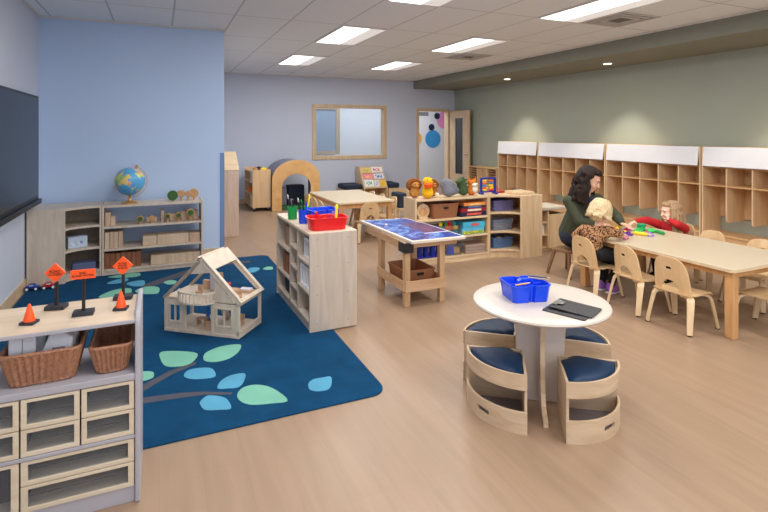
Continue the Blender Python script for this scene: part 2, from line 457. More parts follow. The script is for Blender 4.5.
build(h, 'door_handle', STEEL, dl, smooth=.6)
# mural of circles on the hall wall seen through the doorway
MY = 13.29
def disc(name, x, z, r, m, label, y=MY):
    o = solo(M().prism(oval(x, z, r, r, 40), 'y', y - .004, y), name, m, label, 'wall decal', (x, y, z))
    return o
for x, z, r, c, nm, lb, dy in (
    (7.53, 1.33, .262, (58, 150, 214), 'decal_blue', 'large sky blue circle decal on white hall wall through the doorway', 0),
    (7.48, 1.68, .1, (24, 38, 70), 'decal_navy', 'small navy circle decal touching the top of the blue circle', .004),
    (7.67, 2.02, .098, (24, 38, 70), 'decal_navy', 'small navy circle decal overlapping the pink circle', .004),
    (7.93, 1.90, .262, (232, 146, 196), 'decal_pink', 'pink circle decal cut off by right side of the doorway', 0),
    (6.94, 1.35, .2, (246, 176, 70), 'decal_orange', 'orange circle decal cut off by left side of the doorway', 0)):
    disc('wall_decal', x, z, r, mat(nm, c, .6, .02), lb, MY - dy)
ln = M()
for row, zz in enumerate((2.085, 2.025)):
    x = 7.06
    for k, w in enumerate((.028, .024, .03, .02, .028, .026, .022, .03, .024)):
        ln.box(x, x + w, MY - .003, MY, zz, zz + .042); x += w + .01
solo(ln, 'wall_lettering', mat('decal_ink', (40, 44, 60), .6, .02), 'two short rows of tiny dark lettering above the circle decals', 'lettering', (7.2, MY, 2.02))
# ================================================================== rug
LEAVES = [('g', [(0.01, 3.8),(0.12, 3.77),(0.23, 3.69),(0.23, 3.61),(0.18, 3.53),(0.11, 3.52),(0.04, 3.56),(0.01, 3.67)]),('g', [(0.27, 3.57),(0.29, 3.66),(0.37, 3.72),(0.46, 3.73),(0.53, 3.7),(0.5, 3.59),(0.43, 3.51),(0.35, 3.49),(0.29, 3.52)]),('b', [(0.14, 3.37),(0.17, 3.44),(0.25, 3.44),(0.31, 3.4),(0.32, 3.29),(0.26, 3.28),(0.18, 3.31)]),('b', [(0.32, 3.16),(0.35, 3.22),(0.41, 3.26),(0.49, 3.25),(0.47, 3.15),(0.43, 3.09),(0.37, 3.1),(0.32, 3.12)]),('g', [(0.41, 3.0),(0.45, 3.07),(0.52, 3.08),(0.59, 3.03),(0.64, 2.93),(0.66, 2.82),(0.57, 2.83),(0.47, 2.86),(0.42, 2.92)]),('b', [(0.21, 3.01),(0.25, 3.06),(0.3, 3.04),(0.35, 2.98),(0.36, 2.87),(0.3, 2.88),(0.23, 2.91),(0.21, 2.97)]),('b', [(0.82, 2.96),(0.86, 3.0),(0.92, 3.0),(0.97, 2.99),(0.95, 2.91),(0.91, 2.85),(0.85, 2.85),(0.81, 2.89)]),('g', [(-0.11, 3.53),(-0.05, 3.52),(-0.03, 3.48),(-0.04, 3.42),(-0.11, 3.41)]),('g', [(-0.51, 5.3),(-0.44, 5.44),(-0.35, 5.5),(-0.26, 5.48),(-0.24, 5.35),(-0.31, 5.26),(-0.41, 5.24)]),('b', [(-0.48, 5.75),(-0.41, 5.85),(-0.32, 5.89),(-0.29, 5.78),(-0.38, 5.71)]),('b', [(-0.3, 5.66),(-0.24, 5.72),(-0.15, 5.72),(-0.13, 5.61),(-0.15, 5.52),(-0.23, 5.54)]),('g', [(-0.21, 5.37),(-0.14, 5.46),(-0.06, 5.46),(-0.0, 5.38),(-0.01, 5.21),(-0.08, 5.21),(-0.16, 5.26)]),('g', [(0.04, 5.56),(0.1, 5.61),(0.16, 5.56),(0.14, 5.46),(0.08, 5.47)]),('b', [(0.87, 5.67),(0.93, 5.76),(1.0, 5.75),(1.02, 5.68),(0.95, 5.57),(0.89, 5.58)]),('g', [(1.05, 5.66),(1.11, 5.73),(1.16, 5.7),(1.15, 5.61),(1.09, 5.6)]),('g', [(-0.49, 5.99),(-0.33, 6.06),(-0.2, 6.04),(-0.19, 5.92),(-0.3, 5.9)]),('k', [(-0.21, 3.26),(-0.08, 3.36),(0.06, 3.48),(0.22, 3.55),(0.22, 3.51),(0.07, 3.42),(-0.08, 3.27),(-0.2, 3.19)]),('k', [(-0.2, 3.22),(-0.08, 3.19),(0.11, 3.16),(0.24, 3.12),(0.39, 3.04),(0.38, 3.02),(0.24, 3.08),(0.11, 3.1),(-0.08, 3.12),(-0.2, 3.13)]),('k', [(-0.17, 5.53),(0.01, 5.71),(0.31, 5.99),(0.7, 6.15),(0.98, 6.1),(0.97, 6.0),(0.69, 6.01),(0.3, 5.8),(0.01, 5.52),(-0.15, 5.38)])]
def smooth_loop(p, k=4):
    """Catmull-Rom round a closed outline"""
    n = len(p); out = []
    for i in range(n):
        a, b, c, d = (Vector(p[(i + j) % n]) for j in (-1, 0, 1, 2))
        for t in range(k):
            t /= k
            out.append(tuple(0.5 * (2 * b + (c - a) * t + (2 * a - 5 * b + 4 * c - d) * t * t + (3 * b - a - 3 * c + d) * t ** 3)))
    return out
rg = M().prism(rrect(.03, 4.495, 1.19, 1.815, .1, 6), 'z', 0, .008, mi=0)
for n, (c, p) in enumerate(LEAVES):
    mi = {'g': 1, 'b': 2, 'k': 3}[c]
    q = smooth_loop(p) if c != 'k' else p
    zt = .0092 if c == 'k' else .0096 + .00003 * n
    rg.prism(q, 'z', .0075, zt, mi=mi, fn=lambda v: v)
solo(rg, 'rug', [mat('deep_blue_pile', (8, 64, 100), .95, .14, nscale=7, bump=.5, bscale=500, spec=.15),
                 mat('rug_mint_leaf', (122, 184, 162), .95, .06, bump=.4, bscale=500, spec=.15),
                 mat('rug_sky_leaf', (88, 158, 190), .95, .06, bump=.4, bscale=500, spec=.15),
                 mat('rug_grey_twig', (80, 82, 92), .95, .06, bump=.4, bscale=500, spec=.15)],
     'deep blue rug with green and sky blue leaves on grey twigs', 'rug', (.03, 4.5, 0))
RZ = .0085

# ================================================================== near shelf with clear drawers
nx0, nx1, ny0, ny1 = -1.178, -.071, 2.31, 2.68
ns = thing('storage_shelf', 'low birch shelf of clear-fronted drawers with road signs on top', 'shelf', (-.68, 2.5, 0))
def side(x0, x1):
    p = [(ny0, 0), (ny1, 0), (ny1, .776), (ny0 + .05, .776)] + [(ny0 + .05 - .05 * sin(a), .726 + .05 * cos(a)) for a in (radians(22), radians(45), radians(68), radians(90))]
    return M().prism(p, 'x', x0, x1)
build(side(nx1 - .02, nx1), 'side_panel', EDGE, ns, bevel=.005)
build(side(nx0, nx0 + .028), 'side_panel', EDGE, ns, bevel=.005)
NSTOP = wood('shelf_top_birch', (222, 204, 180), (206, 184, 156), stretch=(1, 9, 9))
a, b = nx0 + .028, nx1 - .02
build(M().box(a, b, ny0 + .012, ny1, .736, .75), 'top', NSTOP, ns)
build(M().box(a, b, ny0 + .004, ny0 + .012, .736, .75), 'edge_band', EDGE, ns, bevel=.002, label='grey edge strip of the top')
build(M().box(a, b, ny0 + .004, ny1, .503, .53), 'shelf_board', EDGE, ns, bevel=.003)
build(M().box(a, b, ny0 + .004, ny1, .264, .279), 'shelf_board', EDGE, ns, bevel=.003)
build(M().box(a, b, ny0 + .012, ny1, 0, .066), 'plinth', EDGE, ns, bevel=.003)
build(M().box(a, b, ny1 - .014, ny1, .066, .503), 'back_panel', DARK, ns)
CREAM = wood('drawer_front_cream', (220, 206, 182), (206, 190, 164), stretch=(1, 9, 9))
TRAYW = mat('pale_tray', (222, 202, 172), .5, .04)
TRAYD = clear('smoky_tray', (96, 98, 106), .12)
def drawer(x0, x1, z0, z1, br=.022):
    d = build(M().prism([(x0 + .003, z0), (x1 - .003, z0), (x1 - .003, z1), (x0 + .003, z1)], 'y', ny0 + .006, ny0 + .022,
              holes=[[(x0 + br, z0 + .017), (x0 + br, z1 - .013), (x1 - br, z1 - .013), (x1 - br, z0 + .017)]]), 'drawer', CREAM, ns, bevel=.002)
    build(M().box(x0 + br, x1 - br, ny0 + .012, ny0 + .015, z0 + .017, z1 - .013), 'drawer_pane', CLEAR, d)
    t = M().box(x0 + .012, x1 - .012, ny0 + .022, ny1 - .03, z0 + .004, z0 + .012)
    build(t, 'drawer_floor', TRAYW, d)
    t = M().box(x0 + .01, x0 + .014, ny0 + .022, ny1 - .03, z0 + .012, z1 - .02).box(x1 - .014, x1 - .01, ny0 + .022, ny1 - .03, z0 + .012, z1 - .02).box(x0 + .014, x1 - .014, ny1 - .034, ny1 - .03, z0 + .012, z1 - .02)
    t.box(x0 + br, x1 - br, ny0 + .024, ny0 + .026, z0 + .05, z0 + .053)
    build(t, 'drawer_tray', TRAYD, d)
cx_ = [b, -.285, -.485, -.685, -.885, -1.03, a]
for i in range(6):
    drawer(cx_[i + 1], cx_[i], .386, .5); drawer(cx_[i + 1], cx_[i], .281, .383)
for i in (0, 4):
    drawer(cx_[i + 2], cx_[i], .17, .262, .026); drawer(cx_[i + 2], cx_[i], .068, .167, .026)
drawer(cx_[4], cx_[2], .068, .262, .028)
build(M().box(-.7, -.52, 2.4, 2.62, .081, .2), 'drawer_liner', mat('dark_brown_felt', (74, 44, 36), .9, .1), ns)

def basket(x0, x1, y0, y1, z0, h, label, taper=.03):
    def ring(t, ins, wob):
        e = taper * (1 - t) + ins; cx, cy = (x0 + x1) / 2, (y0 + y1) / 2
        pts = rrect(cx, cy, (x1 - x0) / 2 - e, (y1 - y0) / 2 - e, .03, 7); n = len(pts); out = []
        # resample evenly so the weave is even
        seg = [(Vector(pts[i]), Vector(pts[(i + 1) % n])) for i in range(n)]; tot = sum((q - p).length for p, q in seg); N = 168; acc = 0; k = 0
        for i in range(N):
            d = tot * i / N
            while d > acc + (seg[k][1] - seg[k][0]).length: acc += (seg[k][1] - seg[k][0]).length; k += 1
            p = seg[k][0].lerp(seg[k][1], (d - acc) / max(1e-6, (seg[k][1] - seg[k][0]).length))
            o = Vector((p.x - cx, p.y - cy)).normalized() * (wob * sin(2 * pi * i * 42 / N))
            out.append((p.x + o.x, p.y + o.y, z0 + h * t))
        return out
    t = thing('wicker_basket', label, 'basket', ((x0 + x1) / 2, (y0 + y1) / 2, z0), group='baskets in the open bay of the drawer shelf')
    R = 14
    rings = [ring(i / R, 0, .0055) for i in range(R + 1)] + [ring(1 - i / R * .97, .007, .002) for i in range(R + 1)]
    build(M().loft(rings), 'weave', WICK, t, smooth=4)
    rim = ring(1, .003, 0)
    build(M().tube(rim[::2], .0075, 8, closed=True), 'rim', WICK, t, smooth=4)
    build(M().tube([(p[0], p[1], z0 + .007) for p in ring(0, .002, 0)][::2], .006, 6, closed=True), 'base_braid', WICK, t, smooth=4)
    return t
basket(-.56, -.285, 2.335, 2.62, .5312, .13, 'wide brown wicker basket holding grey plastic blocks on the drawer shelf')
basket(-.26, -.1, 2.335, 2.61, .5312, .112, 'smaller empty brown wicker basket on the drawer shelf', .025)
GREYP = mat('pale_grey_plastic', (206, 210, 220), .45, .03)
def gblock(pts, y0, y1, lb, loc, rx, rz, nick=None):
    o = thing('plastic_block', lb, 'toy block', loc, 0, 'grey plastic blocks in the wicker basket', world=False)
    o.rotation_euler = (radians(rx), 0, radians(rz))
    build(M().prism(pts, 'y', y0, y1), 'block_body', GREYP, o, bevel=.008, seg=3)
    if nick: build(M().box(*nick), 'block_slot', mat('grey_slot', (120, 124, 134), .6, .03), o, bevel=.002)
gblock([(-.045, 0), (.045, 0), (.045, .115), (-.045, .115)], -.03, .03, 'grey plastic block standing at left in wicker basket', (-.492, 2.404, .6), -6, 6, (-.0015, .0015, -.032, -.028, .01, .105))
gblock([(-.05, 0), (.05, 0), (.055, .11), (-.045, .12)], -.03, .03, 'grey plastic block standing behind the left block in wicker basket', (-.48, 2.475, .588), -5, 4)
gblock([(-.05, 0), (.07, 0), (.07, .085), (.02, .115), (-.01, .11)], -.035, .035, 'tilted grey plastic block with a sloped end in wicker basket', (-.388, 2.408, .606), -10, -6, (.0, .045, -.037, -.033, .03, .05))
gblock([(-.028, 0), (.075, 0), (.075, .125), (-.028, .13)], -.03, .03, 'large grey plastic block leaning at back of wicker basket', (-.39, 2.482, .585), -6, -4)

# road signs and cones on top
INK = mat('sign_ink', (40, 20, 14), .6, .02)
def road_sign(x, y, h, lb, shape, txt, rz, ts, group='toy road signs on the drawer shelf'):
    t = thing('toy_road_sign', lb, 'toy sign', (x, y, .7508), rz, group, world=False)
    build(M().box(-.039, .039, -.027, .027, 0, .017), 'sign_base', mat('black_painted_wood', (40, 42, 50), .6, .08), t, bevel=.002)
    build(M().box(-.006, .006, -.006, .006, .014, h), 'sign_post', BLACK, t)
    if shape == 'diamond':
        s = .0425; p = [(0, h - .0015), (s, h + .041), (0, h + .0835), (-s, h + .041)]; zc = h + .041
    else:
        p = [(-.046, h + .002), (.046, h + .002), (.046, h + .04), (-.046, h + .04)]; zc = h + .021
    pl = build(M().prism(p, 'y', -.016, -.006), 'sign_plate', ORANGE, t, bevel=.001)
    text_part(txt, 'lettering', INK, pl, ts, (0, -.0165, zc), (pi / 2, 0, 0))
road_sign(-.41, 2.60, .118, 'orange diamond toy sign reading ROAD CLOSED, leftmost on drawer shelf', 'diamond', 'ROAD\nCLOSED', -14, .015)
road_sign(-.292, 2.47, .152, 'orange rectangular toy sign reading END ROAD WORK, middle of three', 'plate', 'END\nROAD WORK', -2, .0128)
road_sign(-.152, 2.63, .115, 'orange diamond toy sign reading ROAD WORK AHEAD, near shelf end', 'diamond', 'ROAD\nWORK\nAHEAD', -6, .0125)
def cone(x, y, lb, rz):
    t = thing('toy_traffic_cone', lb, 'toy cone', (x, y, .7508), rz, 'toy traffic cones on the drawer shelf', world=False)
    build(M().box(-.028, .028, -.024, .024, 0, .011), 'cone_base', MATS['black_painted_wood'], t, bevel=.003)
    build(M().lathe([(.021, .011), (.0205, .017), (.0055, .076), (.003, .079)], n=24), 'cone_body', ORANGE, t, smooth=.8)
cone(-.478, 2.44, 'small orange toy traffic cone in front of the leftmost sign', -20)
cone(-.152, 2.475, 'small orange toy traffic cone in front of ROAD WORK AHEAD sign', -12)

# ================================================================== TV
tv = thing('wall_mounted_tv', 'large black flat television mounted on the left wall', 'television', (-1.09, 5.1, .86))
build(M().box(-1.14, -1.095, 4.18, 5.99, .86, 1.88), 'bezel', BLACK, tv, bevel=.004)
build(M().box(-1.096, -1.0925, 4.205, 5.965, .905, 1.855), 'screen', mat('dark_glossy_screen', (10, 18, 26), .22, .04, spec=.3), tv)
build(M().box(-1.145, -1.07, 4.2, 6.0, .82, .865), 'pen_tray', BLACK, tv, bevel=.004)
build(M().box(XL + .001, -1.14, 4.8, 5.3, 1.15, 1.6), 'wall_bracket', BLACK, tv)

# ================================================================== blue wall shelves
def board_set(parent, x0, x1, y0, y1, levels, h, m, sides=True, plinth=.06, mE=None):
    """open shelf: two side panels, boards (z0,z1), plinth"""
    w = .02; z = ORG[parent.name].z if parent.name in ORG else 0
    build(M().box(x0, x0 + w, y0, y1, z, h), 'side_panel', m, parent, bevel=.004)
    build(M().box(x1 - w, x1, y0, y1, z, h), 'side_panel', m, parent, bevel=.004)
    for i, (za, zb) in enumerate(levels):
        nm = 'top' if i == 0 else 'shelf_board'
        build(M().box(x0 + w, x1 - w, y0 + .002, y1, za, zb), nm, m, parent, bevel=.002)
    if plinth: build(M().box(x0 + w, x1 - w, y0 + .012, y1, z, plinth), 'plinth', m, parent)
bs = thing('low_bookshelf', 'long low birch shelf under the globe against the blue wall', 'shelf', (-.05, 6.2, RZ))
board_set(bs, -.553, .455, 6.07, 6.44, [(.722, .745), (.5, .522), (.262, .284), (.045, .067)], .752, BIRCHC, plinth=.045)
build(M().box(-.53, .43, 6.425, 6.44, .067, .12), 'back_rail', BIRCHC, bs)

def corner_unit(name, label, a, b, c, ye, yr, yb, levels, m, mi, z0, h, rise):
    """corner shelf with a concave curved front between end panel (a..b at ye) and the row it joins (c at yr)"""
    t = thing(name, label, 'shelf', ((a + c) / 2, (ye + yb) / 2, z0))
    arc = [(c - (c - b) * cos(pi / 2 * i / 10), ye + (yr - ye) * sin(pi / 2 * i / 10)) for i in range(11)]
    plan = [(a, ye + .018), (b, ye + .018)] + [p for p in arc if p[1] > ye + .02] + [(c, yb), (a, yb)]
    for i, (za, zb) in enumerate(levels):
        build(M().prism(plan, 'z', za, zb), 'top' if i == 0 else 'shelf_board', m, t, bevel=.002)
    build(M().box(min(a, b), max(a, b), ye, ye + .018, z0, h), 'end_panel', m, t, bevel=.004)
    s = 1 if c > a else -1
    build(M().box(min(c, c - s * .018), max(c, c - s * .018), yr, yb, z0, h), 'side_panel', m, t, bevel=.003)
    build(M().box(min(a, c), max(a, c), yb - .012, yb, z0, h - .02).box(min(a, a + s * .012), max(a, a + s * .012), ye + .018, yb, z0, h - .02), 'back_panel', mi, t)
    pl = [(x + s * -.012, y + .012) for x, y in arc]
    pm_ = M()
    for i in range(10):
        pm_.prism([pl[i], pl[i + 1], (pl[i + 1][0], pl[i + 1][1] + .012), (pl[i][0] - s * .001, pl[i][1] + .012)], 'z', z0, levels[-1][0])
    build(pm_, 'plinth', m, t)
    return t
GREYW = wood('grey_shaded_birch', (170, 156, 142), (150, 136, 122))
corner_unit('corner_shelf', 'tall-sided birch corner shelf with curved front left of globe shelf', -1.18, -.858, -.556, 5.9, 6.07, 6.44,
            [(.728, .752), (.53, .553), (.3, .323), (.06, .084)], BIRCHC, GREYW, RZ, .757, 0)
corner_things = thing('picture_box', 'small white and blue box on the middle of corner shelf', 'box', (-.79, 6.12, .324), 25, world=False)
build(M().box(-.09, .09, -.05, .05, 0, .115), 'carton', mat('pale_blue_carton', (190, 206, 226), .5, .05), corner_things, bevel=.003)
build(M().box(-.07, .06, -.0515, -.05, .03, .07), 'printed_panel', mat('blue_print', (70, 110, 190), .5, .25, nscale=30, c2=(230, 236, 240)), corner_things)
solo(M().prism(rrect(-.72, 6.15, .11, .07, .02), 'z', .085, .16), 'storage_bin', mat('dusky_blue_bin', (92, 104, 140), .5, .06), 'dusky blue bin on bottom board of the corner shelf', 'bin', (-.72, 6.15, .085), bevel=.006)

# globe
gb = thing('globe', 'desk globe with blue seas on a golden stand', 'globe', (-.295, 6.19, .746))
gz = .985
def globe_mat():
    m, nt, b = _new('globe_map'); N, L = nt.nodes, nt.links
    tc = N.new('ShaderNodeTexCoord'); nz = N.new('ShaderNodeTexNoise'); nz.inputs['Scale'].default_value = 7; nz.inputs['Detail'].default_value = 5; L.new(tc.outputs['Object'], nz.inputs['Vector'])
    vo = N.new('ShaderNodeTexVoronoi'); vo.inputs['Scale'].default_value = 16; L.new(tc.outputs['Object'], vo.inputs['Vector'])
    r1 = N.new('ShaderNodeValToRGB'); r1.color_ramp.interpolation = 'CONSTANT'
    for k, (p, c) in enumerate([(0, (232, 200, 120)), (.3, (196, 206, 120)), (.5, (226, 160, 150)), (.7, (206, 190, 200)), (.85, (150, 190, 120))]):
        e = r1.color_ramp.elements[k] if k < 2 else r1.color_ramp.elements.new(p)
        e.position = p; e.color = lin(c)
    sp = N.new('ShaderNodeSeparateColor'); L.new(vo.outputs['Color'], sp.inputs[0]); L.new(sp.outputs[0], r1.inputs[0])
    th = N.new('ShaderNodeMath'); th.operation = 'GREATER_THAN'; th.inputs[1].default_value = .5; L.new(nz.outputs['Fac'], th.inputs[0])
    mx = N.new('ShaderNodeMix'); mx.data_type = 'RGBA'; mx.inputs[6].default_value = lin((84, 166, 216)); L.new(th.outputs[0], mx.inputs['Factor']); L.new(r1.outputs[0], mx.inputs[7])
    L.new(mx.outputs[2], b.inputs['Base Color']); b.inputs['Roughness'].default_value = .3
    return m
build(M().ell((-.295, 6.19, gz), .153, n=40), 'globe_ball', globe_mat(), gb, smooth=4)
GOLD = mat('golden_brass', (196, 152, 84), .4, .05, metal=.6)
build(M().lathe([(.085, 0), (.085, .008), (.06, .02), (.022, .03), (.012, .045), (.012, .075), (.02, .085)], (-.295, 6.19, .746), 32), 'globe_stand', GOLD, gb, smooth=.7)
tl = radians(23); ar = [(-.295 + .173 * sin(tl + pi * i / 24), 6.19, gz + .173 * cos(tl + pi * i / 24)) for i in range(-1, 26)]
build(M().sweep(ar, (0, 1, 0), .016, .006), 'meridian_arm', GOLD, gb)
build(M().cyl((-.295 +   .155 * sin(tl), 6.19, gz + .155 * cos(tl)), (-.295 + .19 * sin(tl), 6.19, gz + .19 * cos(tl)), .012), 'pole_knob', GOLD, gb, smooth=.7)

# little wooden trees
TREEG = mat('tree_green', (58, 96, 48), .8, .2, nscale=40); TREET = mat('tree_tan_grain', (190, 146, 98), .6, .14, nscale=30)
def toy_tree(x, y, z, h, r, m, lb, group):
    t = thing('toy_tree', lb, 'toy tree', (x, y, z), group=group)
    build(M().cyl((x, y, z), (x, y, z + h - r), .011, .009, 12), 'tree_trunk', TREET, t, smooth=.7)
    build(M().prism(oval(x, z + h - r, r, r, 28), 'y', y - .02, y + .02), 'tree_crown', m, t, bevel=.006)
    return t
g1 = 'wooden toy trees on top of the globe shelf'
toy_tree(.14, 6.2, .745, .118, .056, TREEG, 'green round-crowned toy tree, nearest the globe on shelf top', g1)
toy_tree(.23, 6.2, .745, .122, .042, TREET, 'slender tan toy tree beside the green one on shelf top', g1)
toy_tree(.305, 6.19, .745, .108, .034, TREET, 'smallest tan toy tree on shelf top, between two larger tan trees', g1)
toy_tree(.365, 6.21, .745, .128, .05, TREET, 'broad tan toy tree nearest the right end of shelf top', g1)
g2 = 'wooden toy trees on the upper board of the globe shelf'
for x, h, r, m, lb in ((-.19, .09, .036, TREEG, 'first green toy tree from the left on upper board'), (-.075, .085, .03, TREET, 'tan toy tree second from the left on upper board'),
                       (.085, .1, .034, TREEG, 'green toy tree before the block houses on upper board'), (.2, .105, .034, TREEG, 'green toy tree fourth from the left on upper board'),
                       (.325, .135, .045, TREEG, 'tallest green toy tree near the right end of upper board')):
    t = toy_tree(x, 6.13, .522, h, r, TREET, lb, g2)
    if m is TREEG:
        build(M().prism(oval(x, .522 + h - r, r * .72, r * .72, 24), 'y', 6.105, 6.112), 'leaf_disc', TREEG, t, label='green painted disc')
def blk(x0, x1, y0, y1, z0, z1, lb, group, m=None, nm='wooden_block', cat='block'):
    return solo(M().box(x0, x1, y0, y1, z0, z1), nm, m or BIRCHC, lb, cat, ((x0 + x1) / 2, (y0 + y1) / 2, z0), group=group, bevel=.003)
BLK = wood('block_birch', (214, 192, 166), (192, 166, 138)); BLK2 = wood('block_pink_birch', (206, 176, 152), (186, 152, 126))
gu = 'wooden blocks on the upper board of the globe shelf'
blk(-.525, -.475, 6.12, 6.25, .522, .665, 'tallest wooden block at left end of upper board', gu, BLK2)
blk(-.472, -.43, 6.12, 6.25, .522, .62, 'shorter wooden block beside the tall one on upper board', gu, BLK)
blk(.02, .05, 6.16, 6.25, .522, .655, 'narrow upright wooden block at middle of upper board', gu, BLK2)
blk(-.13, -.02, 6.22, 6.28, .522, .575, 'flat wooden block behind the tan tree on upper board', gu, BLK)
blk(.11, .2, 6.2, 6.28, .522, .6, 'square wooden block behind the fourth tree on upper board', gu, BLK)
blk(.23, .41, 6.2, 6.28, .522, .625, 'wide wooden block behind the tallest tree on upper board', gu, BLK2)
gm = 'upright wooden blocks on the middle board of the globe shelf'
for k in range(4):
    blk(-.527 + .043 * k, -.487 + .043 * k, 6.1, 6.27, .284, .455 + .004 * (k % 2), ['first upright wooden block from the left on middle board', 'second upright wooden block from the left on middle board', 'third upright wooden block from the left on middle board', 'fourth upright wooden block from the left on middle board'][k], gm, (BLK, BLK2)[k % 2])
gl = 'long wooden planks on the middle board of the globe shelf'
blk(-.165, -.025, 6.1, 6.28, .284, .385, 'short wooden plank block left of long one on middle board', gl, BLK)
blk(-.02, .305, 6.1, 6.28, .284, .388, 'long wooden plank block at centre of middle board', gl, BLK)
blk(.31, .425, 6.1, 6.28, .284, .385, 'wooden plank block at right end of middle board', gl, BLK2)
gr_ = 'brown boards standing on the bottom board of the globe shelf'
BRB = wood('brown_board', (150, 96, 66), (124, 76, 52))
for k in range(7):
    blk(-.528 + .05 * k, -.481 + .05 * k, 6.11, 6.28, .067, .232 - .003 * (k % 3), '%s brown board from the left on the bottom board' % ['first', 'second', 'third', 'fourth', 'fifth', 'sixth', 'seventh'][k], gr_, BRB, 'upright_board', 'board')
blk(-.085, .43, 6.1, 6.28, .067, .165, 'long pale wooden beam block on the bottom board', 'beam block', BLK)

# ================================================================== toy cars on the rug edge
def toy_car(x, y, rz, m, lb):
    t = thing('toy_car', lb, 'toy car', (x, y, RZ), rz, 'toy cars by the corner shelf', world=False); t.scale = (.8,) * 3
    build(M().prism([(-.075, .022), (.075, .022), (.078, .045), (.04, .052), (.02, .075), (-.03, .075), (-.05, .05), (-.076, .048)], 'y', -.034, .034), 'car_body', m, t, bevel=.008, seg=3)
    for sx in (-.046, .046):
        for sy in (-.036, .036):
            build(M().cyl((sx, sy - .009, .022), (sx, sy + .009, .022), .022, n=20), 'wheel', BLACK, t, smooth=.6)
            s = 1 if sy > 0 else -1
            w = build(M().cyl((sx, sy + s * .008, .022), (sx, sy + s * .0115, .022), .015, n=16), 'hubcap', WHITE, t)
    build(M().box(-.025, .018, -.0345, .0345, .055, .068), 'window_band', mat('car_window', (200, 214, 226), .2, .02), t)
toy_car(-1.112, 5.80, -4, mat('car_blue', (24, 58, 150), .3, .03), 'blue toy car with white wheels, next to the left wall')
toy_car(-.978, 5.80, 5, mat('car_red', (178, 30, 40), .3, .03), 'red toy car with white wheels, just right of blue car')

# ================================================================== dollhouse
DH = wood('dollhouse_birch', (218, 204, 186), (200, 182, 162))
dh = thing('dollhouse', 'open wooden dollhouse with balcony and sloped roof on the rug', 'dollhouse', (.035, 4.205, RZ + .001), -39, world=False)
W, D, E_, RG, T = .64, .335, .255, .565, .022
RX = .315
build(M().box(0, W, 0, D, 0, .022), 'ground_floor', DH, dh, bevel=.002)
build(M().box(T, W - T, .02, D, E_ - .012, E_), 'upper_floor', DH, dh)
for (x, y) in ((0, 0), (W - T, 0), (0, D - T), (W - T, D - T)):
    build(M().box(x, x + T, y, y + T, .022, E_), 'corner_post', DH, dh, bevel=.002)
for x in (.165, .405): build(M().box(x, x + .02, 0, .02, .022, E_), 'front_post', DH, dh, bevel=.002)
def panel(x0, x1, wx0, wx1):
    p = build(M().prism([(x0, .022), (x1, .022), (x1, E_ - .012), (x0, E_ - .012)], 'y', .004, .012, holes=[[(wx0, .085), (wx0, .205), (wx1, .205), (wx1, .085)]]), 'front_panel', DH, dh)
    c = (wx0 + wx1) / 2
    q = M().box(c - .005, c + .005, .0, .014, .085, .205)
    q.prism([(wx0 - .012, .073), (wx1 + .012, .073), (wx1 + .012, .217), (wx0 - .012, .217)], 'y', -.003, .004, holes=[[(wx0, .085), (wx0, .205), (wx1, .205), (wx1, .085)]])
    build(q, 'window_frame', DH, p)
panel(T, .165, .05, .14); panel(.425, W - T, .455, .575)
for y in (0, D - T):
    build(M().bar((-.004, y + T / 2, E_ - .004), (RX, y + T / 2, RG - .01), T, .026, (0, 1, 0)).bar((-.004, y + T / 2, E_ - .004), (RX, y + T / 2, RG - .01), .022, .026, (0, 1, 0)), 'gable_rafter', DH, dh, bevel=.002)
    build(M().bar((W + .004, y + T / 2, E_ - .004), (RX, y + T / 2, RG - .01), .022, .026, (0, 1, 0)), 'gable_rafter', DH, dh, bevel=.002)
build(M().box(0, W, D - T, D, E_ - .02, E_ + .005), 'back_beam', DH, dh)
build(M().box(0, T, 0, D, E_ - .02, E_ + .005), 'side_beam', DH, dh)
build(M().box(W - T, W, 0, D, E_ - .02, E_ + .005), 'side_beam', DH, dh)
build(M().box(W - T, W, 0, D, .022, .05), 'side_sill', DH, dh)
# right roof slope: solid board by the ridge, open skylight below, rails each side and an eave rail
dx, dz = W - RX, E_ - RG; ln_ = sqrt(dx * dx + dz * dz); ux, uz = dx / ln_, dz / ln_; nxv, nzv = -uz, ux
def slope(s0, s1, y0, y1, t=.014, off=.012):
    m = M(); vs = []
    for s in (s0, s1):
        for y in (y0, y1):
            for o in (off, off + t): vs.append((RX + ux * s + nxv * o, y, RG + uz * s + nzv * o))
    return m.add(vs, [(0, 1, 3, 2), (4, 6, 7, 5), (0, 4, 5, 1), (2, 3, 7, 6), (0, 2, 6, 4), (1, 5, 7, 3)])
build(slope(0, .13, -.004, D + .004), 'roof_board', DH, dh, bevel=.002)
for y0 in (-.004, D - .026): build(slope(.13, ln_ + .01, y0, y0 + .03), 'roof_rail', DH, dh, bevel=.002)
build(slope(ln_ - .02, ln_ + .01, .026, D - .026), 'roof_rail', DH, dh, bevel=.002)
# left slope: rails and a narrow ridge board
dx, dz = -RX, E_ - RG; ln_ = sqrt(dx * dx + dz * dz); ux, uz = dx / ln_, dz / ln_; nxv, nzv = uz, -ux
build(slope(0, .04, -.004, D + .004), 'ridge_board', DH, dh, bevel=.002)
# triangular infill panels of the front gable
build(M().prism([(.43, E_), (W - .04, E_), (.43, E_ + (W - .43) * .31 / .325 - .03)], 'y', .004, .012), 'gable_panel', DH, dh)
build(M().prism([(RX - .09, RG - .12), (RX + .075, RG - .1), (RX, RG - .02)], 'y', .004, .012), 'gable_panel', DH, dh)
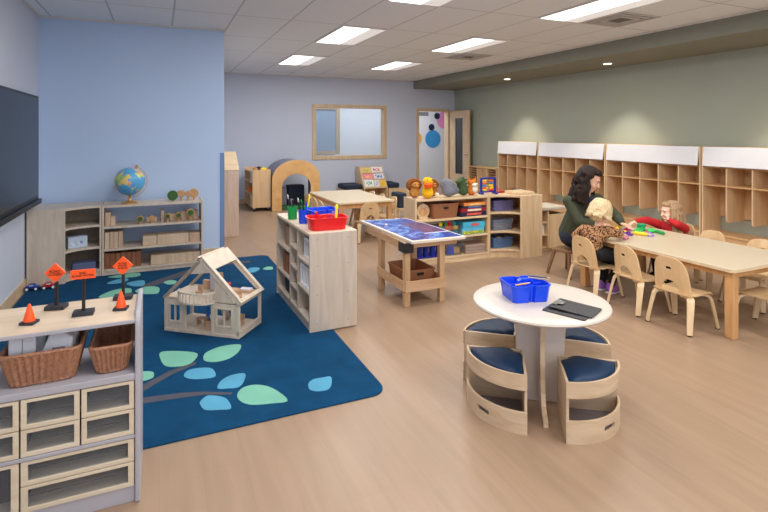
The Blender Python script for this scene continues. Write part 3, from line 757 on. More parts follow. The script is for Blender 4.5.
# balcony
arc = [(.285 - .15 * cos(pi * i / 14), -.085 * sin(pi * i / 14) * 1.0) for i in range(15)]
bal = build(M().prism(arc + [(.435, .02), (.135, .02)], 'z', E_ - .012, E_ + .004), 'balcony', DH, dh, bevel=.002)
build(M().sweep([(x, y + .004, E_ + .07) for x, y in arc], (0, 0, 1), .012, .01), 'balcony_rail', DH, bal)
bm_ = M()
for i in range(1, 14): bm_.cyl((arc[i][0], arc[i][1] + .004, E_ + .004), (arc[i][0], arc[i][1] + .004, E_ + .066), .0045, n=8)
build(bm_, 'balustrade', DH, bal)
build(M().bar((.36, .29, .022), (.43, .1, E_ - .01), .05, .012), 'toy_stair', DH, dh)
# furnishings of the dollhouse: loose toys (room coordinates through the same turn)
TH = Matrix.Translation(Vector((.035, 4.205, RZ + .001))) @ Matrix.Rotation(radians(-39), 4, 'Z')
def in_house(name, lb, cat, x, y, z, parts, group=None):
    p = TH @ Vector((x, y, z))
    t = thing(name, lb, cat, p, -39, group, world=False)
    for nm, m, mt in parts: build(m, nm, mt, t, bevel=.0015)
    return t
def seat_parts(m=DH): return [('seat', M().box(-.02, .02, -.02, .02, .02, .026), m), ('backrest', M().box(-.02, .02, .015, .02, .026, .07), m),
                              ('leg', M().box(-.02, -.014, -.02, .02, 0, .02), m), ('leg', M().box(.014, .02, -.02, .02, 0, .02), m)]
TW = wood('toy_wood', (206, 170, 136), (184, 146, 112))
in_house('toy_chair', 'tiny wooden chair on the dollhouse balcony side', 'toy furniture', .22, .12, E_ + .0005, seat_parts(TW))
in_house('toy_wardrobe', 'tiny wooden wardrobe on the upper floor of dollhouse', 'toy furniture', .29, .25, E_ + .0005, [('cabinet', M().box(-.045, .045, -.025, .025, 0, .14), TW), ('door', M().box(-.04, -.002, -.028, -.025, .01, .13), mat('pale_lilac_panel', (196, 190, 210), .5, .05)), ('door', M().box(.002, .04, -.028, -.025, .01, .13), MATS['pale_lilac_panel'])])
in_house('toy_table', 'tiny wooden table under the open roof of dollhouse', 'toy furniture', .47, .2, E_ + .0005, [('tabletop', M().box(-.045, .045, -.03, .03, .035, .042), TW), ('leg', M().box(-.04, -.03, -.025, .025, 0, .035), TW), ('leg', M().box(.03, .04, -.025, .025, 0, .035), TW)])
in_house('toy_sofa', 'tiny wooden sofa by the dollhouse roof edge', 'toy furniture', .545, .12, E_ + .0005, [('seat', M().box(-.035, .035, -.025, .025, 0, .024), TW), ('backrest', M().box(-.035, .035, .018, .025, .024, .05), TW)])
in_house('toy_bed', 'tiny wooden bed with pale cover at back of upper floor', 'toy furniture', .54, .27, E_ + .0005, [('bed_frame', M().box(-.05, .05, -.03, .03, 0, .02), TW), ('cover', M().box(-.045, .045, -.027, .027, .02, .03), mat('pale_cover', (214, 206, 220), .8, .05))])
in_house('toy_doll', 'tiny pink and red doll sitting on the upper floor of dollhouse', 'doll', .41, .24, E_ + .0005, [('doll_body', M().ell((0, 0, .025), (.018, .018, .025)), PINKP), ('doll_head', M().ell((0, 0, .062), .015), mat('doll_red', (214, 40, 70), .5, .03))])
in_house('toy_shelf', 'tiny wooden shelf behind balcony on the upper floor', 'toy furniture', .2, .27, E_ + .0005, [('cabinet', M().box(-.04, .04, -.015, .015, 0, .07), TW)])
in_house('toy_desk', 'tiny wooden table on the ground floor of dollhouse', 'toy furniture', .25, .12, .0225, [('tabletop', M().box(-.04, .04, -.03, .03, .05, .057), TW), ('leg', M().box(-.036, -.028, -.025, .025, 0, .05), TW), ('leg', M().box(.028, .036, -.025, .025, 0, .05), TW)])
in_house('toy_doll', 'tiny doll in bright blue on the ground floor', 'doll', .245, .2, .0225, [('doll_body', M().cyl((0, 0, 0), (0, 0, .08), .018, .012), mat('doll_blue', (40, 110, 214), .5, .03)), ('doll_head', M().ell((0, 0, .1), .018), MATS['doll_blue'])])
in_house('toy_stove', 'tiny grey stove beside the stair on the ground floor', 'toy furniture', .36, .06, .0225, [('cabinet', M().box(-.025, .025, -.02, .02, 0, .07), TW), ('hob', M().box(-.022, .022, -.018, .018, .07, .074), DARK)])
in_house('toy_bench', 'tiny wooden bench behind the right dollhouse window', 'toy furniture', .52, .2, .0225, [('seat', M().box(-.04, .04, -.02, .02, .03, .038), TW), ('backrest', M().box(-.04, .04, .014, .02, .038, .08), TW), ('leg', M().box(-.038, -.03, -.018, .018, 0, .03), TW), ('leg', M().box(.03, .038, -.018, .018, 0, .03), TW)])
# ================================================================== divider shelf with art caddies
dv = thing('divider_shelf', 'birch cubby shelf standing across the rug edge with art caddies on top', 'shelf', (1.035, 3.70, RZ), 1.2, world=False)
DW, DL, DH_ = .385, 1.07, .748
c1_, c2_ = .36, .60
build(M().box(0, DW, 0, .02, 0, DH_), 'end_panel', BIRCHC, dv, bevel=.004)
build(M().box(0, DW, DL - .02, DL, 0, DH_), 'end_panel', BIRCHC, dv, bevel=.004)
build(M().box(-.004, DW + .004, .02, DL - .02, DH_ - .022, DH_), 'top', NSTOP, dv, bevel=.003)
for y in (c1_, c2_): build(M().box(0.004, DW - .012, y - .009, y + .009, .06, DH_ - .022), 'divider', BIRCHC, dv)
build(M().box(0.004, DW, .02, DL - .02, .055, .075), 'bottom_board', BIRCHC, dv)
build(M().box(.012, .028, .02, DL - .02, 0, .055), 'plinth', BIRCHC, dv)
build(M().box(DW - .012, DW, .02, DL - .02, .075, DH_ - .022), 'back_panel', BIRCHC, dv)
for (a, b, zs) in ((.02, c1_, (.29, .51)), (c1_, c2_, (.225, .39, .56)), (c2_, DL - .02, (.25, .49))):
    for z in zs: build(M().box(.004, DW - .012, a, b, z - .016, z), 'shelf_board', BIRCHC, dv)
for z in (.06, .28, .5, .7):
    for x in (.06, .31): build(M().cyl((x, .001, z), (x, -.002, z), .006, n=12), 'bolt_cap', mat('bolt_grey', (170, 164, 158), .4, .04), dv)
TD = Matrix.Translation(Vector((1.035, 3.70, RZ))) @ Matrix.Rotation(radians(1.2), 4, 'Z')
def in_div(name, lb, cat, x, y, z, parts, group=None, rz=0):
    t = thing(name, lb, cat, TD @ Vector((x, y, z + .0018)), 1.2 + rz, group, world=False)
    for nm, m, mt in parts: build(m, nm, mt, t, bevel=.002)
    return t
def frame_parts(w, h, n):
    m = M(); 
    holes = []
    cw = (w - .014 * (n + 1)) / n
    for k in range(n):
        a = -w / 2 + .014 + k * (cw + .014); holes.append([(a, .018), (a, h - .018), (a + cw, h - .018), (a + cw, .018)])
    m.prism([(-w / 2, 0), (w / 2, 0), (w / 2, h), (-w / 2, h)], 'x', -.012, .012, holes=holes)
    return [('frame', m, WHITE), ('backing', M().box(.012, .016, -w / 2 + .01, w / 2 - .01, .01, h - .01), mat('frame_backing', (150, 146, 150), .6, .05))]
in_div('toy_window_frame', 'white two-pane toy window frame in the upper near cubby', 'toy building part', .05, .2, .51, frame_parts(.15, .16, 2), 'white toy window frames in the divider shelf')
in_div('toy_window_frame', 'white three-pane toy window frame in the cubby below the upper near one', 'toy building part', .03, .185, .29, frame_parts(.27, .17, 3), 'white toy window frames in the divider shelf')
in_div('wooden_box', 'tan wooden box in the upper far cubby', 'box', .14, .8, .49, [('box_body', M().box(-.1, .1, -.1, .1, 0, .16), wood('tan_box', (176, 134, 98), (150, 110, 76))), ('lid', M().box(-.104, .104, -.104, .104, .16, .175), MATS['tan_box'])])
for k in range(3):
    in_div('wooden_brick', '%s brown wooden brick standing in the middle far cubby' % ('nearest', 'centre', 'farthest')[k], 'block', .12, .69 + .1 * k, .25, [('brick_body', M().box(-.09, .09, -.042, .042, 0, .17), wood('orange_brown_brick', (166, 104, 60), (140, 82, 44)))], 'brown wooden bricks in the divider shelf')
in_div('toy_basket', 'dark grey bin in the lowest far cubby', 'bin', .13, .8, .075, [('bin_body', M().loft([[(p[0], p[1], z) for p in rrect(0, 0, h, h, .02)] for z, h in ((0, .09), (.12, .1))]), NAVYD)])

def mug_pot(name, lb, x, y, m, r=.042, h=.105, handles=()):
    t = thing(name, lb, 'pencil pot', TD @ Vector((x, y, DH_ + .0018)), 0, 'plastic pencil pots on the divider shelf', world=False)
    build(M().lathe([(r * .86, 0), (r * .92, .004), (r, h), (r * 1.05, h + .002), (r * 1.05, h + .006), (r * .95, h + .006), (r * .86, .01)], n=28), 'pot_body', m, t, smooth=.7)
    return t
def stick(x, y, z, ln, tilt, az, m, lb, name='paintbrush', cat='paintbrush', group='brushes and scissors in the pots', tipm=None, w=.007):
    t = thing(name, lb, cat, (x, y, z), 0, group, world=False)
    t.rotation_euler = (0, radians(tilt), radians(az))
    build(M().cyl((0, 0, 0), (0, 0, ln), w * .7, w, 10), 'handle', m, t, smooth=.7)
    if tipm: build(M().lathe([(w, ln), (w * 1.25, ln + .012), (w * 1.1, ln + .03), (.001, ln + .045)], n=12), 'tip', tipm, t, smooth=.7)
    return t
def world_div(x, y, z): return TD @ Vector((x, y, z))
pots = [(.055, .70, GREENP, 'green pencil pot, farthest along the divider shelf', 'green'), (.085, .46, BLUEP, 'blue pencil pot between green pots and red caddy', 'blue'), (.17, .66, GREENP, 'green pencil pot behind the blue pot', 'rear green')]
for x, y, m, lb, nm in pots: mug_pot('pencil_pot', lb, x, y, m)
brs = [(.045, .705, 10, 150, BLACK, 'black brush with grey tip leaning left in the far green pot', STEEL), (.068, .716, 8, 190, STEEL, 'grey-handled scissors shaft in the far green pot', None), (.055, .682, 10, 250, BLACK, 'black brush leaning toward the blue pot from far green pot', None),
       (.074, .466, 10, 165, BLACK, 'black brush leaning left in the blue pot', STEEL), (.098, .474, 8, 120, BLACK, 'upright black brush in the blue pot', None), (.09, .444, 8, 20, BLUEP, 'blue marker leaning right in the blue pot', None),
       (.17, .66, 12, 30, YELP, 'yellow marker in the rear green pot', YELP), (.165, .66, 16, 180, GREENP, 'green marker in the rear green pot', None)]
for k, (x, y, tilt, az, m, lb, tip) in enumerate(brs):
    p = world_div(x, y, DH_ + .018); stick(p.x, p.y, p.z, .16, tilt, az, m, lb, tipm=tip, name='paintbrush' if 'brush' in lb else ('marker' if 'marker' in lb else 'scissors'), cat='paintbrush' if 'brush' in lb else ('marker' if 'marker' in lb else 'scissors'))
def caddy(name, lb, loc, rz, m, w=.25, d=.21, h=.1, group=None, plain=False):
    """carry caddy: outer tub with scalloped sides, compartments and centre handle"""
    t = thing(name, lb, 'art caddy', loc, rz, group, world=False)
    def lobe(s, hx, hy):
        out = []
        for sx, sy in ((1, 1), (-1, 1), (-1, -1), (1, -1)):
            q = [(hx, .012), (hx, hy - .02), (hx - .02, hy), (.02, hy), (.012, hy - .012 * s)]
            q = [(sx * a, sy * b) for a, b in q]
            out += q if sx * sy > 0 else q[::-1]
        return out
    rings = []
    for z, k in ((0, .9), (h, 1.0), (h + .004, 1.04), (h + .01, 1.04), (h + .01, .97), (.006, .87)):
        rings.append([(a * k, b * k, z) for a, b in (rrect(0, 0, w / 2, d / 2, .05, 6) if plain else lobe(1.4, w / 2, d / 2))])
    build(M().loft(rings), 'tub', m, t, smooth=.5)
    build(M().box(-w * .44, w * .44, -.004, .004, .006, h - .004).box(-.004, .004, -d * .42, d * .42, .006, h - .012), 'tub_divider', m, t)
    hp = [(-w * .2, 0, h - .01), (-w * .17, 0, h + .012), (-w * .1, 0, h + .022), (w * .1, 0, h + .022), (w * .17, 0, h + .012), (w * .2, 0, h - .01)]
    build(M().sweep(hp, (0, 1, 0), .03, .01), 'carry_handle', m, t, bevel=.003)
    return t
p = world_div(.19, .165, DH_ + .0018)
caddy('art_caddy', 'bright red art caddy at near end of the divider shelf', p, -4, REDP, .31, .21, .085, plain=True)
p = world_div(.252, .47, DH_ + .0018)
caddy('art_caddy', 'blue art caddy behind the red one on the divider shelf', p, 4, BLUEP, .24, .2, .1)
p = world_div(.25, .12, DH_ + .015); stick(p.x, p.y, p.z, .135, 14, 60, YELP, 'yellow chunky marker standing in the red caddy', 'marker', 'marker', None, YELP, .012)
p = world_div(.245, .215, DH_ + .015); stick(p.x, p.y, p.z, .11, 10, 0, LAVP, 'lavender chunky marker standing in the red caddy', 'marker', 'marker', None, None, .012)
p = world_div(.135, .215, DH_ + .015); stick(p.x, p.y, p.z, .115, 8, 180, REDP, 'red chunky marker standing in the red caddy', 'marker', 'marker', None, None, .012)

# ================================================================== sensory table with galaxy board
pt = thing('activity_table', 'small pine activity table with a lower shelf under the galaxy board', 'table', (2.12, 4.2, 0))
PX0, PX1, PY0, PY1 = 1.95, 2.35, 3.93, 4.52
PT = wood('table_birch', (206, 172, 134), (182, 146, 108)); PTH = wood('table_birch_flat', (208, 174, 138), (188, 150, 112), stretch=(1.2, 1.2, 9))
for x in (PX0, PX1 - .052):
    for y in (PY0, PY1 - .052): build(M().box(x, x + .052, y, y + .052, 0, .56), 'leg', PT, pt, bevel=.004)
build(M().box(PX0 + .004, PX0 + .024, PY0 + .052, PY1 + .3, .49, .56), 'apron', PTH, pt, bevel=.003)
build(M().box(PX1 - .024, PX1 - .004, PY0 + .052, PY1 + .3, .49, .56), 'apron', PTH, pt, bevel=.003)
build(M().box(PX0 + .02, PX1 + .13, PY0 + .004, PY0 + .024, .51, .56), 'apron', PTH, pt, bevel=.003)
build(M().box(PX0 + .024, PX1 - .024, PY1 + .28, PY1 + .3, .49, .56), 'apron', PTH, pt, bevel=.003)
build(M().box(PX0 - .012, PX0 + .0, PY0, PY1, .135, .225), 'shelf_rail', PTH, pt, bevel=.003)
build(M().box(PX1 - .0, PX1 + .012, PY0, PY1, .135, .225), 'shelf_rail', PTH, pt, bevel=.003)
build(M().box(PX0, PX1, PY0 - .014, PY0, .13, .225), 'shelf_rail', PTH, pt, bevel=.003)
build(M().box(PX0, PX1, PY0 + .004, PY1, .14, .155), 'lower_shelf', PTH, pt)
build(M().box(PX0 - .02, PX0 + .07, PY0 - .03, PY0 - .001, .475, .5615).box(PX0 - .02, PX0 - .001, PY0, PY0 + .1, .475, .5615), 'corner_clamp', BLACK, pt, bevel=.006, label='black corner clamp under the board')
def galaxy():
    m, nt, b = _new('galaxy_print'); N, L = nt.nodes, nt.links
    tc = N.new('ShaderNodeTexCoord'); nz = N.new('ShaderNodeTexNoise'); nz.inputs['Scale'].default_value = 4.2; nz.inputs['Detail'].default_value = 7; nz.inputs['Distortion'].default_value = 1.6; L.new(tc.outputs['Object'], nz.inputs['Vector'])
    r = N.new('ShaderNodeValToRGB'); cr = r.color_ramp
    cr.elements[0].position = .3; cr.elements[0].color = lin((14, 26, 92)); cr.elements[1].position = .72; cr.elements[1].color = lin((150, 120, 190))
    for p, c in ((.43, (28, 62, 160)), (.52, (62, 112, 196)), (.58, (120, 160, 216)), (.63, (72, 80, 176))):
        e = cr.elements.new(p); e.color = lin(c)
    L.new(nz.outputs['Fac'], r.inputs[0])
    st = N.new('ShaderNodeTexNoise'); st.inputs['Scale'].default_value = 130; L.new(tc.outputs['Object'], st.inputs['Vector'])
    th = N.new('ShaderNodeMath'); th.operation = 'GREATER_THAN'; th.inputs[1].default_value = .74; L.new(st.outputs['Fac'], th.inputs[0])
    mx = N.new('ShaderNodeMix'); mx.data_type = 'RGBA'; mx.inputs[7].default_value = (.8, .85, 1, 1); L.new(th.outputs[0], mx.inputs['Factor']); L.new(r.outputs[0], mx.inputs[6])
    L.new(mx.outputs[2], b.inputs['Base Color']); b.inputs['Roughness'].default_value = .22
    return m
gbd = thing('galaxy_board', 'play board printed with a blue and purple galaxy on the pine table', 'play board', (2.2, 4.4, .5625))
outl = [(1.975, 3.85), (2.52, 3.85), (2.505, 4.3), (2.46, 4.93), (1.95, 5.0)]
build(M().prism(outl, 'z', .5625, .5885), 'board', mat('board_cream_edge', (226, 212, 196), .4, .03), gbd, bevel=.004)
ins = [(2.0, 3.878), (2.497, 3.878), (2.48, 4.3), (2.44, 4.905), (1.975, 4.97)]
build(M().prism(ins, 'z', .5887, .5900), 'galaxy_sheet', galaxy(), gbd)
build(M().prism([(2.25, 4.12), (2.497, 4.12), (2.475, 4.62), (2.235, 4.66)], 'z', .5901, .5907), 'nebula_sheet', mat('nebula_purple', (58, 52, 120), .25, .3, nscale=9, c2=(96, 60, 112)), gbd, label='purple nebula patch')
build(M().prism([(2.235, 4.1), (2.505, 4.1), (2.482, 4.64), (2.473, 4.64), (2.494, 4.115), (2.235, 4.115)], 'z', .5901, .5917), 'patch_border', mat('board_white_line', (226, 226, 236), .4, .02), gbd)
solo(M().lathe([(.012, 0), (.014, .006), (.008, .014), (.001, .018)], n=16), 'game_piece', WHITE, 'small white playing piece standing on the galaxy board', 'game piece', (2.08, 4.62, .5902), world=False, smooth=.7)
tb = thing('storage_bin', 'brown woven bin on the lower shelf of the pine activity table', 'bin', (2.16, 4.2, .1555))
def open_bin(t, cx, cy, z0, hx, hy, h, m, nm='bin_body', tp=.9, hole=None, wall=.008):
    rings = [[(a, b, z0 + z) for a, b in rrect(cx, cy, hx * k - i, hy * k - i, .02)] for z, k, i in ((0, tp, 0), (h - .012, 1, 0), (h - .012, 1, -.006), (h, 1, -.006), (h, 1, wall), (.008, tp, wall))]
    o = build(M().loft(rings), nm, m, t, smooth=.6)
    if hole is not None:
        build(M().prism(rrect(cx, z0 + h * .72, .035, .013, .012), 'y', cy - hy * .985 - .003, cy - hy * .985 + .001), 'hand_hole', mat('hole_black', (24, 16, 12), .8, .02), t)
    return o
open_bin(tb, 2.14, 4.19, .156, .15, .19, .135, BROWNB, hole=1)

# ================================================================== toy shelf row
ms = thing('toy_shelf', 'long birch toy shelf with animal puppets on top', 'shelf', (3.15, 5.2, 0))
MX0, MX1, MY0, MY1 = 2.645, 3.65, 5.07, 5.37
MB = wood('toy_shelf_birch', (232, 206, 168), (212, 182, 142), stretch=(1, 9, 9)); MBV = wood('toy_shelf_birch_v', (228, 200, 162), (208, 176, 136))
w = .02
build(M().box(MX0, MX0 + w, MY0, MY1, 0, .762), 'side_panel', MBV, ms, bevel=.004)
build(M().box(MX1 - w, MX1, MY0, MY1, 0, .762), 'side_panel', MBV, ms, bevel=.004)
for k, (za, zb) in enumerate(((.733, .757), (.497, .52), (.282, .304), (.052, .074))):
    build(M().box(MX0 + w, MX1 - w, MY0 + .002, MY1, za, zb), 'top' if k == 0 else 'shelf_board', MB, ms, bevel=.002)
build(M().box(MX0 + w, MX1 - w, MY0 + .01, MY1, 0, .052), 'plinth', MB, ms)
build(M().box(MX0 + w, MX1 - w, MY1 - .006, MY1, .074, .733), 'back_panel', clear('frosted_back', (206, 204, 196), .5, .4), ms)
corner_unit('corner_toy_shelf', 'birch corner shelf with curved front holding three clear bins', 4.305, 3.975, 3.652, 4.88, 5.07, 5.37,
            [(.733, .757), (.528, .55), (.297, .318), (.075, .098)], MBV, LOCKD, 0, .76, 0)
# row 1
t = thing('wooden_face_toy', 'pale wooden ring toy with a face on the upper board of toy shelf', 'toy', (2.79, 5.16, .5205))
build(M().prism(oval(2.79, .61, .085, .085, 28), 'y', 5.15, 5.175), 'toy_ring', MBV, t, bevel=.004)
build(M().prism(oval(2.79, .6, .05, .05, 24), 'y', 5.143, 5.15), 'toy_face', PINE, t, bevel=.002)
build(M().box(2.73, 2.85, 5.14, 5.2, .5205, .54), 'toy_base', MBV, t)
t = thing('storage_bin', 'brown woven bin on the upper board of the toy shelf', 'bin', (3.04, 5.2, .521))
open_bin(t, 3.055, 5.2, .521, .175, .12, .168, BROWNB, hole=1)
gbx = [('dark navy game box at bottom of the stack on toy shelf', 3.44, .0, .05, (30, 34, 60), .185), ('black and red game box second in the stack on toy shelf', 3.445, .05, .045, (150, 34, 44), .175), ('dark striped game box third in the stack on toy shelf', 3.45, .095, .028, (40, 36, 52), .17), ('orange game box on top of the stack on toy shelf', 3.46, .123, .035, (228, 140, 70), .15)]
for k, (lb, x, z, h, c, hw) in enumerate(gbx):
    t = thing('game_box', lb, 'game box', (x, 5.2, .5206 + z), group='stacked game boxes on the toy shelf')
    m = mat('game_box_%d' % k, c, .5, .1)
    z0 = .5206 + z + .0003
    build(M().box(x - hw, x + hw, 5.09, 5.32, z0, z0 + h - .0006), 'box_lid', m, t, bevel=.002)
    build(M().box(x - hw * .5, x + hw * .6, 5.088, 5.09, z0 + h * .25, z0 + h * .75), 'spine_print', mat('box_print_%d' % k, ((220, 90, 80), (236, 220, 200), (90, 130, 190), (250, 200, 120))[k], .5, .2, nscale=50), t)
t = thing('clear_jar', 'clear tub standing on top shelf space behind the game boxes', 'tub', (3.36, 5.3, .645))
COL.objects.unlink(t); bpy.data.objects.remove(t)
# row 2
def toy_tub(name, lb, x0, x1, y0, y1, z, h, m, fill, group=None, lidm=None):
    t = thing(name, lb, 'bin', ((x0 + x1) / 2, (y0 + y1) / 2, z), group=group)
    cx, cy, hx, hy = (x0 + x1) / 2, (y0 + y1) / 2, (x1 - x0) / 2, (y1 - y0) / 2
    open_bin(t, cx, cy, z + .0006, hx, hy, h, m, 'tub_body')
    if lidm: build(M().prism(rrect(cx, cy, hx + .006, hy + .006, .02), 'z', z + h + .001, z + h + .014), 'lid', lidm, t, bevel=.003)
    return t
toy_tub('storage_bin', 'clear tub of mixed plastic toys on the middle board of toy shelf', 2.97, 3.28, 5.09, 5.3, .3045, .12, CLEAR, None)
cols = [GREENP, BLUEP, REDP, YELP, ORAP, mat('teal_plastic', (30, 160, 170), .4, .03), mat('grass_green_plastic', (60, 140, 60), .4, .03)]
k = 0
for z in (.335, .39, .435):
    for x in (3.032, 3.094, 3.156, 3.218):
        for y in ((5.147, 5.238) if z < .4 else (5.17,)):
            m = cols[(k * 3 + k // 4) % 7]; lb = '%s plastic toy brick in the clear tub on middle board' % ['green', 'blue', 'red', 'yellow', 'orange', 'teal', 'grass green'][(k * 3 + k // 4) % 7]
            o = thing('toy_brick', 'plastic toy brick among many colours in the clear tub on middle board', 'toy brick', (x, y, z), random.uniform(0, 90), 'toy bricks in the clear tub', world=False)
            build(M().box(-.026, .026, -.02, .02, -.02, .02), 'brick_body', m, o, bevel=.004)
            build(M().cyl((-.012, 0, .02), (-.012, 0, .027), .008, n=12).cyl((.012, 0, .02), (.012, 0, .027), .008, n=12), 'brick_stud', m, o)
            k += 1
puz = [('farm puzzle box with a sky blue top and green fields', 3.435, .3046, .075, (96, 180, 214), (120, 180, 60)), ('sky blue puzzle box with a red oval on top of the other', 3.45, .38, .07, (70, 178, 208), (220, 70, 60))]
for q, (lb, x, z, h, c, c2) in enumerate(puz):
    t = thing('puzzle_box', lb + ', middle board', 'puzzle box', (x, 5.2, z), group='puzzle boxes on the middle board')
    build(M().box(x - .155, x + .155, 5.09, 5.31, z, z + h - .0008), 'box_body', mat('puzzle_%d' % q, c, .4, .12, nscale=12), t, bevel=.003)
    if q == 0: build(M().box(x - .15, x + .15, 5.088, 5.09, z + .004, z + .04), 'picture', spots('farm_print', (110, 176, 70), (236, 206, 60), 60, .45, .5, (200, 60, 50)), t)
    else: build(M().prism(oval(x + .01, z + h * .55, .06, .018), 'y', 5.0875, 5.09), 'picture', mat('red_oval_print', (206, 92, 96), .5, .1), t)
t = thing('storage_bin', 'pale box of soft toys at left of the middle board', 'bin', (2.8, 5.2, .3046)); open_bin(t, 2.8, 5.2, .305, .11, .1, .1, MBV)
# row 3
t = thing('counting_rack', 'row of deep blue tubs on the bottom board of toy shelf', 'storage rack', (2.86, 5.18, .0746))
build(M().box(2.69, 3.04, 5.1, 5.3, .0746, .09), 'rack_base', mat('deep_blue_plastic', (20, 40, 140), .35, .04), t)
for k in range(4):
    build(M().lathe([(.034, 0), (.036, .1), (.04, .105), (.034, .105), (.03, .012)], (2.735 + .087 * k, 5.15, .09), 20), 'tub', MATS['deep_blue_plastic'], t, smooth=.7)
toy_tub('storage_bin', 'clear bin of coloured blocks on the bottom board of toy shelf', 3.07, 3.3, 5.09, 5.3, .0745, .13, CLEAR, None)
for q, (x, m, lb) in enumerate(((3.15, BLUEP, 'blue wedge block in the clear bin, bottom board'), (3.23, mat('mustard_plastic', (236, 176, 60), .4, .03), 'mustard square block in the clear bin, bottom board'))):
    o = thing('toy_block', lb, 'toy block', (x, 5.15, .086), world=False)
    build(M().prism([(-.045, 0), (.045, 0), (.03, .085), (-.01, .095)] if q == 0 else [(-.035, 0), (.04, 0), (.035, .07), (-.035, .07)], 'y', -.025, .025), 'block_body', m, o, bevel=.004)
for q in range(3):
    z = .0746 + .034 * q
    t = thing('flat_tray', '%s flat taupe tray in the stack on the bottom board' % ('lowest', 'middle', 'topmost')[q], 'tray', (3.46, 5.2, z), group='stacked taupe trays')
    build(M().box(3.33, 3.61, 5.09, 5.32, z + .0003, z + .031), 'tray_body', mat('taupe_tray', (166, 144, 130), .6, .06), t, bevel=.004)
# corner bins
for (x, z, m, lb, f, fm) in ((4.03 - .135, .5505, CLEARP, 'clear violet bin on the upper corner board', 'dark_cloth', NAVYD), (3.885, .3185, CLEARG, 'clear grey bin on the middle corner board', 'tan_cards', MATS['mustard_plastic']), (3.885, .0985, CLEARB, 'clear blue bin on the lowest corner board', 'mixed_toys', TREEG)):
    t = thing('storage_bin', lb, 'bin', (x, 5.17, z), group='clear bins in the corner toy shelf')
    open_bin(t, x, 5.18, z + .0006, .155, .09, .13, m, 'tub_body')
    if f == 'tan_cards': build(M().box(x - .05, x + .12, 5.12, 5.24, z + .03, z + .05), 'tan_cards', fm, t)
    elif f == 'dark_cloth': build(M().ell((x - .02, 5.18, z + .12), (.11, .07, .04)), 'dark_cloth', fm, t, smooth=4)
    else:
        for q in range(6): build(M().ell((x - .1 + .04 * q, 5.16 + .03 * (q % 2), z + .1), (.03, .03, .03)), 'small_ball', (NAVYD, TREEG, MATS['mustard_plastic'])[q % 3], t, smooth=4)

# animal hand puppets along the top of the toy shelf
def fur(name, c, var=.25): return mat(name, c, .95, var, nscale=45, bump=1.0, bscale=160, spec=.1)
TZ = .757
def puppet(lb, x, y, parts):
    """parts: (name, mesh, material, voxel)"""
    t = thing('animal_puppet', lb, 'puppet', (x, y, TZ + .022), 0, 'animal hand puppets on the toy shelf', world=False)
    t.scale = (1.14, 1.05, .88)
    for nm, m, mt, vx in parts:
        build(m, nm, mt, t, remesh=vx, soft=2) if vx else build(m, nm, mt, t, smooth=4)
    return t
EYE = mat('bead_eye', (14, 12, 12), .2, .02)
def eyes(dx, y, z, r=.008): return M().ell((-dx, y, z), r).ell((dx, y, z), r)
def mane(r, z, n=16, rr=.03):
    m = M()
    for k in range(n): m.ell((r * cos(2 * pi * k / n), .01, z + r * sin(2 * pi * k / n)), (rr, .03, rr))
    return m
LIONB = fur('lion_gold', (190, 132, 66)); MANE = fur('lion_mane', (140, 82, 36)); BRN = fur('bear_brown', (170, 110, 60)); YELF = fur('duck_yellow', (246, 190, 40), .1); ELE = fur('elephant_grey', (128, 130, 142), .1); CRO = fur('crocodile_green', (72, 92, 60)); FOX = fur('fox_orange', (212, 120, 48), .15); CREAMF = fur('fox_cream', (238, 228, 212), .06)
BILL = mat('orange_felt_bill', (248, 96, 24), .85, .06)
puppet('lion puppet with shaggy brown mane, leftmost on toy shelf', 2.71, 5.22, [('puppet_body', M().cap((0, 0, .035), (0, 0, .1), .055, .05), LIONB, .008), ('mane', mane(.06, .15), MANE, .008), ('muzzle', M().ell((0, -.035, .15), (.045, .035, .045)).ell((0, -.06, .138), (.024, .02, .02)), LIONB, .007), ('eye', eyes(.02, -.068, .165, .006), EYE, 0)])
puppet('yellow duck puppet with big orange bill', 2.835, 5.13, [('puppet_body', M().cap((0, 0, .04), (0, 0, .12), .062, .05).ell((0, -.005, .205), (.058, .055, .055)).cap((0, 0, .12), (0, 0, .2), .045, .05), YELF, .007), ('bill', M().ell((-.02, -.06, .165), (.05, .045, .028)).ell((-.02, -.055, .135), (.045, .04, .02)), BILL, .006), ('eye', eyes(.03, -.05, .225, .007), EYE, 0)])
puppet('brown curly lion puppet between the duck and the elephant', 2.955, 5.24, [('puppet_body', M().cap((0, 0, .04), (0, 0, .1), .06, .055), BRN, .008), ('mane', mane(.055, .135), MANE, .008), ('muzzle', M().ell((0, -.04, .135), (.045, .035, .04)).ell((.0, -.065, .12), (.028, .022, .02)), BRN, .007), ('eye', eyes(.02, -.072, .15, .006), EYE, 0), ('paw', M().ell((.03, -.055, .02), (.025, .03, .018)), CREAMF, 0)])
puppet('grey elephant puppet draped beside the green crocodile', 3.15, 5.17, [('puppet_body', M().cap((-.01, 0, .05), (-.03, 0, .17), .07, .055).cap((.02, 0, .04), (.075, 0, .03), .055, .03).cap((.0, -.01, .15), (.085, -.02, .06), .05, .028).ell((-.06, .02, .14), (.04, .02, .055)), ELE, .008), ('eye', M().ell((.03, -.055, .15), .006), EYE, 0)])
puppet('dark green crocodile puppet standing upright', 3.325, 5.17, [('puppet_body', M().cap((.02, 0, .04), (-.01, 0, .17), .058, .05).cap((-.01, -.01, .19), (-.075, -.04, .175), .042, .025).ell((.0, -.02, .225), (.02, .02, .02)), CRO, .008), ('back_spike', M().cyl((.03, .0, .19), (.08, .0, .205), .015, .002, 8), CRO, 0), ('back_spike', M().cyl((.04, 0, .14), (.09, 0, .15), .015, .002, 8), CRO, 0), ('back_spike', M().cyl((.05, 0, .09), (.1, 0, .1), .015, .002, 8), CRO, 0), ('eye', M().ell((.0, -.04, .23), .007), EYE, 0)])
